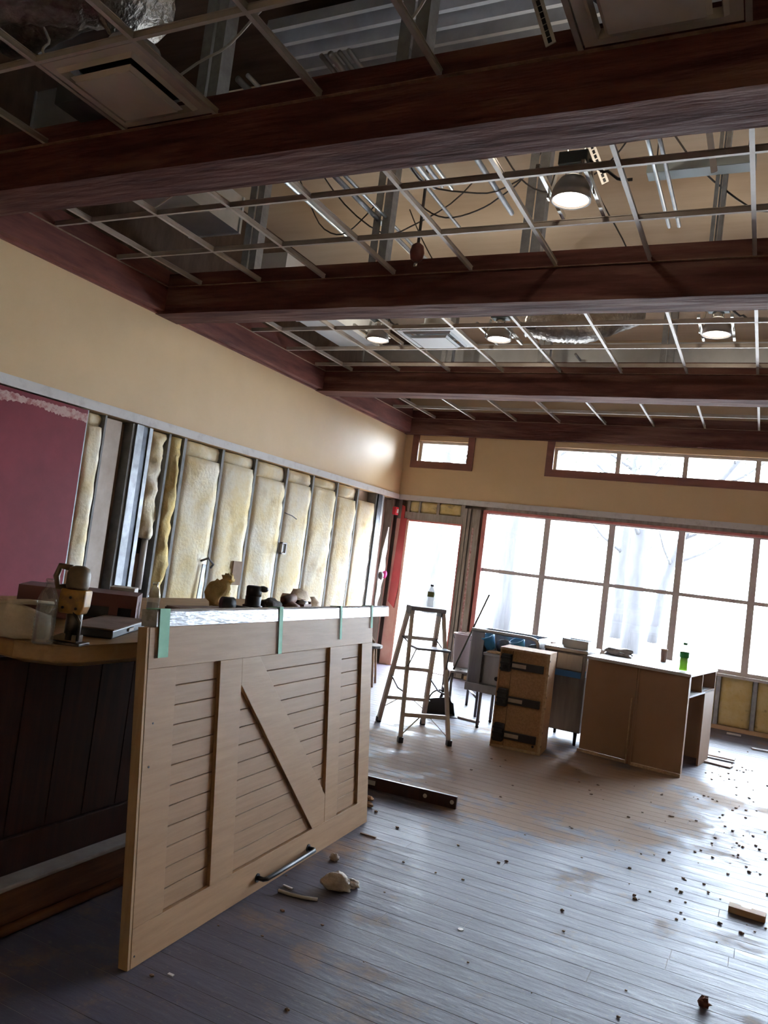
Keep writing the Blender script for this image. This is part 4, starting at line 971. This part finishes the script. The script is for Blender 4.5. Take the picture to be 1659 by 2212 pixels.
box(-.952, -.945, -.002, .02, .70, .86).build('price_strip', 'white_box', cb); box(-.9525, -.945, -.004, -.0025, .70, .76).build('blue_sticker', 'blue', cb)
ZK = H+.0285
q = at_z(1474, 1450, ZK); bottle(Vector((q.x, q.y+.05, ZK)), 'yellow green soda bottle with a dark green band on the pale cabinet top', True, 'soda', 'green', 1.25, 'green', ribs=False, fill=.5, lz=(.098, .138))
t = thing('brown_cup', 'short brown cup standing alone on the pale cabinet top', 'cup', (-.85, 8.42, ZK))
MB().lathe([(.026, 0), (.032, .12), (.034, .13), (.029, .13), (.024, .01)], n=18).build('cup_body', 'leather', t, True); MB().lathe([(.0335, .118), (.0345, .126)], n=18, cap=False).build('cup_rim', 'chip', t, True)
t = thing('steel_tray', 'grey sheet steel tray standing on the stainless cabinet', 'tray', (-1.66, 8.14, .936), R(-6))
s = MB(); s.box(-.1, .14, -.1, .1, 0, .006); s.box(-.1, .14, -.106, -.1, 0, .085); s.box(-.1, .14, .1, .106, 0, .085); s.box(-.106, -.1, -.1, .1, 0, .085); s.box(.14, .146, -.1, .1, 0, .085); s.build('tray_body', 'sheet', t)
o = MB().blob((-1.25, 8.28, ZK+.028), .11, 51, .7, 16, 9, (1.4, .7, .4), ZK).build('crumpled_foil', 'wrap', None, True); tag(o, 'crumpled silver foil heap beside the steel tray', 'foil')
t = thing('blue_steel_box', 'small pale blue metal box behind the particle board case', 'box', (-1.80, 8.40, .936)); box(-.06, .10, -.06, .06, 0, .06).build('box_body', 'sheet', t, bevel=.003); box(-.062, .102, -.062, .062, .0605, .068).build('box_lid', 'sheet', t)
o = None

# ================================================================== FLOOR LITTER
a, b = at_z(797, 1702, 0), at_z(985, 1748, 0); d = (b-a).normalized(); a = b-d*1.20
t = thing('spirit_level', 'long dark spirit level on edge with white round vials', 'spirit level', b, math.atan2(d.y, d.x))
box(-1.20, 0, -.012, .012, 0, .082).build('level_body', 'bar_wood', t, bevel=.002)
for x in (-.03, -.22, -1.17): MB().lathe([(.014, 0), (.014, .003)], n=14, mx=Matrix.Translation((x, -.012, .042)) @ Matrix.Rotation(R(90), 4, 'X')).build('round_vial', 'white_trim', t)
box(-.70, -.585, -.0145, -.0125, .028, .058).build('window_vial', 'white_trim', t)
o = MB().blob((0, 0, .028), .06, 61, .7, 16, 10, (1.15, .85, .62), 0).build('plaster_lump', 'plaster', None, True); o.location = at_z(728, 1920, 0); tag(o, 'cream plaster lump with a ragged tail on the floor', 'rubble')
o = MB().blob((0, 0, .014), .032, 64, .7, 12, 8, (1.2, .8, .6), 0).build('plaster_lump', 'plaster', None, True); o.location = at_z(762, 1917, 0); tag(o, 'small cream plaster crumb touching the larger lump', 'rubble')
o = MB().blob((0, 0, .013), .024, 66, .6, 12, 8, (1, .8, .8), 0).build('plaster_lump', 'plaster', None, True); o.location = at_z(722, 1858, 0); tag(o, 'small pale rubble piece near the end of the black handle', 'rubble')
a, b = at_z(602, 1923, .008), at_z(686, 1943, .008); o = MB().tube([a, a.lerp(b, .3)+Vector((.0, -.012, 0)), a.lerp(b, .65)+Vector((0, -.015, 0)), b], .008, 8).build('plastic_tube', 'pvc', None, True); tag(o, 'bent white plastic tube lying on the floor by the barn door', 'tube')
a, b = at_z(612, 1912, .004), at_z(632, 1920, .004); o = MB().bar(a, b, .01, .007).build('plastic_sliver', 'pvc'); tag(o, 'short white plastic sliver beside the bent tube', 'sliver')
o = MB().lathe([(.013, 0), (.013, .003)], n=16).build('white_disc', 'white_trim'); o.location = at_z(995, 2008, .0005); tag(o, 'small white round disc on the bare floor', 'disc')
q = at_z(1612, 1978, 0); t = thing('notched_block', 'pale wood block with a notch lying on the floor', 'wood block', (q.x, q.y, 0), R(-4))
MB().prism([(-.085, -.03), (.09, -.03), (.09, .04), (.02, .04), (.02, .02), (-.03, .02), (-.03, .04), (-.085, .04)], 0, .032).build('block_body', 'lumber', t, bevel=.002); MB().box(-.03, .02, .02, .045, .0, .012).build('notch_plug', 'brown_gyp', t)
o = MB().blob((0, 0, .016), .026, 71, .5, 8, 6, (1, .9, .8), 0).build('brick_bit', 'brick_red'); o.location = at_z(1520, 2175, 0); tag(o, 'small red brown brick bit on the floor', 'rubble')
for i, (px, py, l, w_, rz, lb) in enumerate(((1550, 1652, .26, .11, -12, 'pale scrap board on the floor, on the cabinet side'), (1556, 1640, .27, .09, -5, 'pale scrap board half under the other scrap board'), (1645, 1622, .2, .07, 10, 'white scrap board lying near the insulated infill'), (1585, 1588, .16, .07, 0, 'white crumpled scrap against the sole plate'))):
    q = at_z(px, py, 0); o = MB().box(-l/2, l/2, -w_/2, w_/2, .002 if i != 1 else .02, .016 if i != 1 else .034).build('scrap_board', 'white_top' if i > 1 else 'scrap'); o.location = q; o.rotation_euler = (R(4) if i == 1 else 0, 0, R(rz)); tag(o, lb, 'scrap')
q = at_z(1012, 1556, 0); o = box(-.12, .12, -.03, .03, 0, .018).build('wood_strip', 'scrap'); o.location = q; o.rotation_euler = (0, 0, R(-10)); tag(o, 'grey wood strip lying by the dustpan', 'wood strip')
q = at_z(795, 1806, 0); o = MB().bar((-.05, 0, .004), (.05, 0, .004), .012, .007).build('splinter', 'brown_gyp'); o.location = q; tag(o, 'dark splinter on the floor beyond the barn door end', 'splinter')
q = at_z(369, 2106, .001); o = box(-.012, .012, -.006, .006, 0, .003).build('paper_scrap', 'white_box'); o.location = q; tag(o, 'tiny white scrap on the floor in front of the barn door', 'scrap')
for i, (px, py) in enumerate(((797, 1728), (795, 1742))):
    o = MB().blob((0, 0, .012), .028, 80+i, .5, 8, 6, (1.2, .8, .6), 0).build('wood_chip', 'chip'); o.location = at_z(px, py, 0); tag(o, ['tan wood chip by the door end, next to the level', 'tan wood chip by the door end, farther from the level'][i], 'wood chip')
rnd = random.Random(5); s = MB()       # loose crumbs nobody could count
for k in range(260):
    x, y = rnd.uniform(-2.4, .4), rnd.uniform(2.2, 9.8)
    if k % 2: x, y = rnd.gauss(-.2, .35), rnd.uniform(4.2, 8.8)
    if -2.3 < x < -.35 and 7.0 < y < 9.0: continue
    r = rnd.uniform(.003, .011); s.blob((x, y, r*.5), r, k, .5, 5, 3, (1.3, 1, .6), 0)
o = s.build('floor_crumbs', 'brown_gyp'); o['label'] = 'loose dark crumbs and chips strewn over the floor'; o['category'] = 'debris'; o['kind'] = 'stuff'
# alarm on the corner
t = thing('alarm_box', 'small red alarm box fixed at the corner by the doorway', 'alarm', (-5.14, 10.78, 2.27)); box(-.03, .03, -.05, .05, 0, .12).build('alarm_case', 'alarm', t, bevel=.006); box(.03, .04, -.025, .025, .03, .09).build('strobe_lens', 'white_trim', t, bevel=.003)
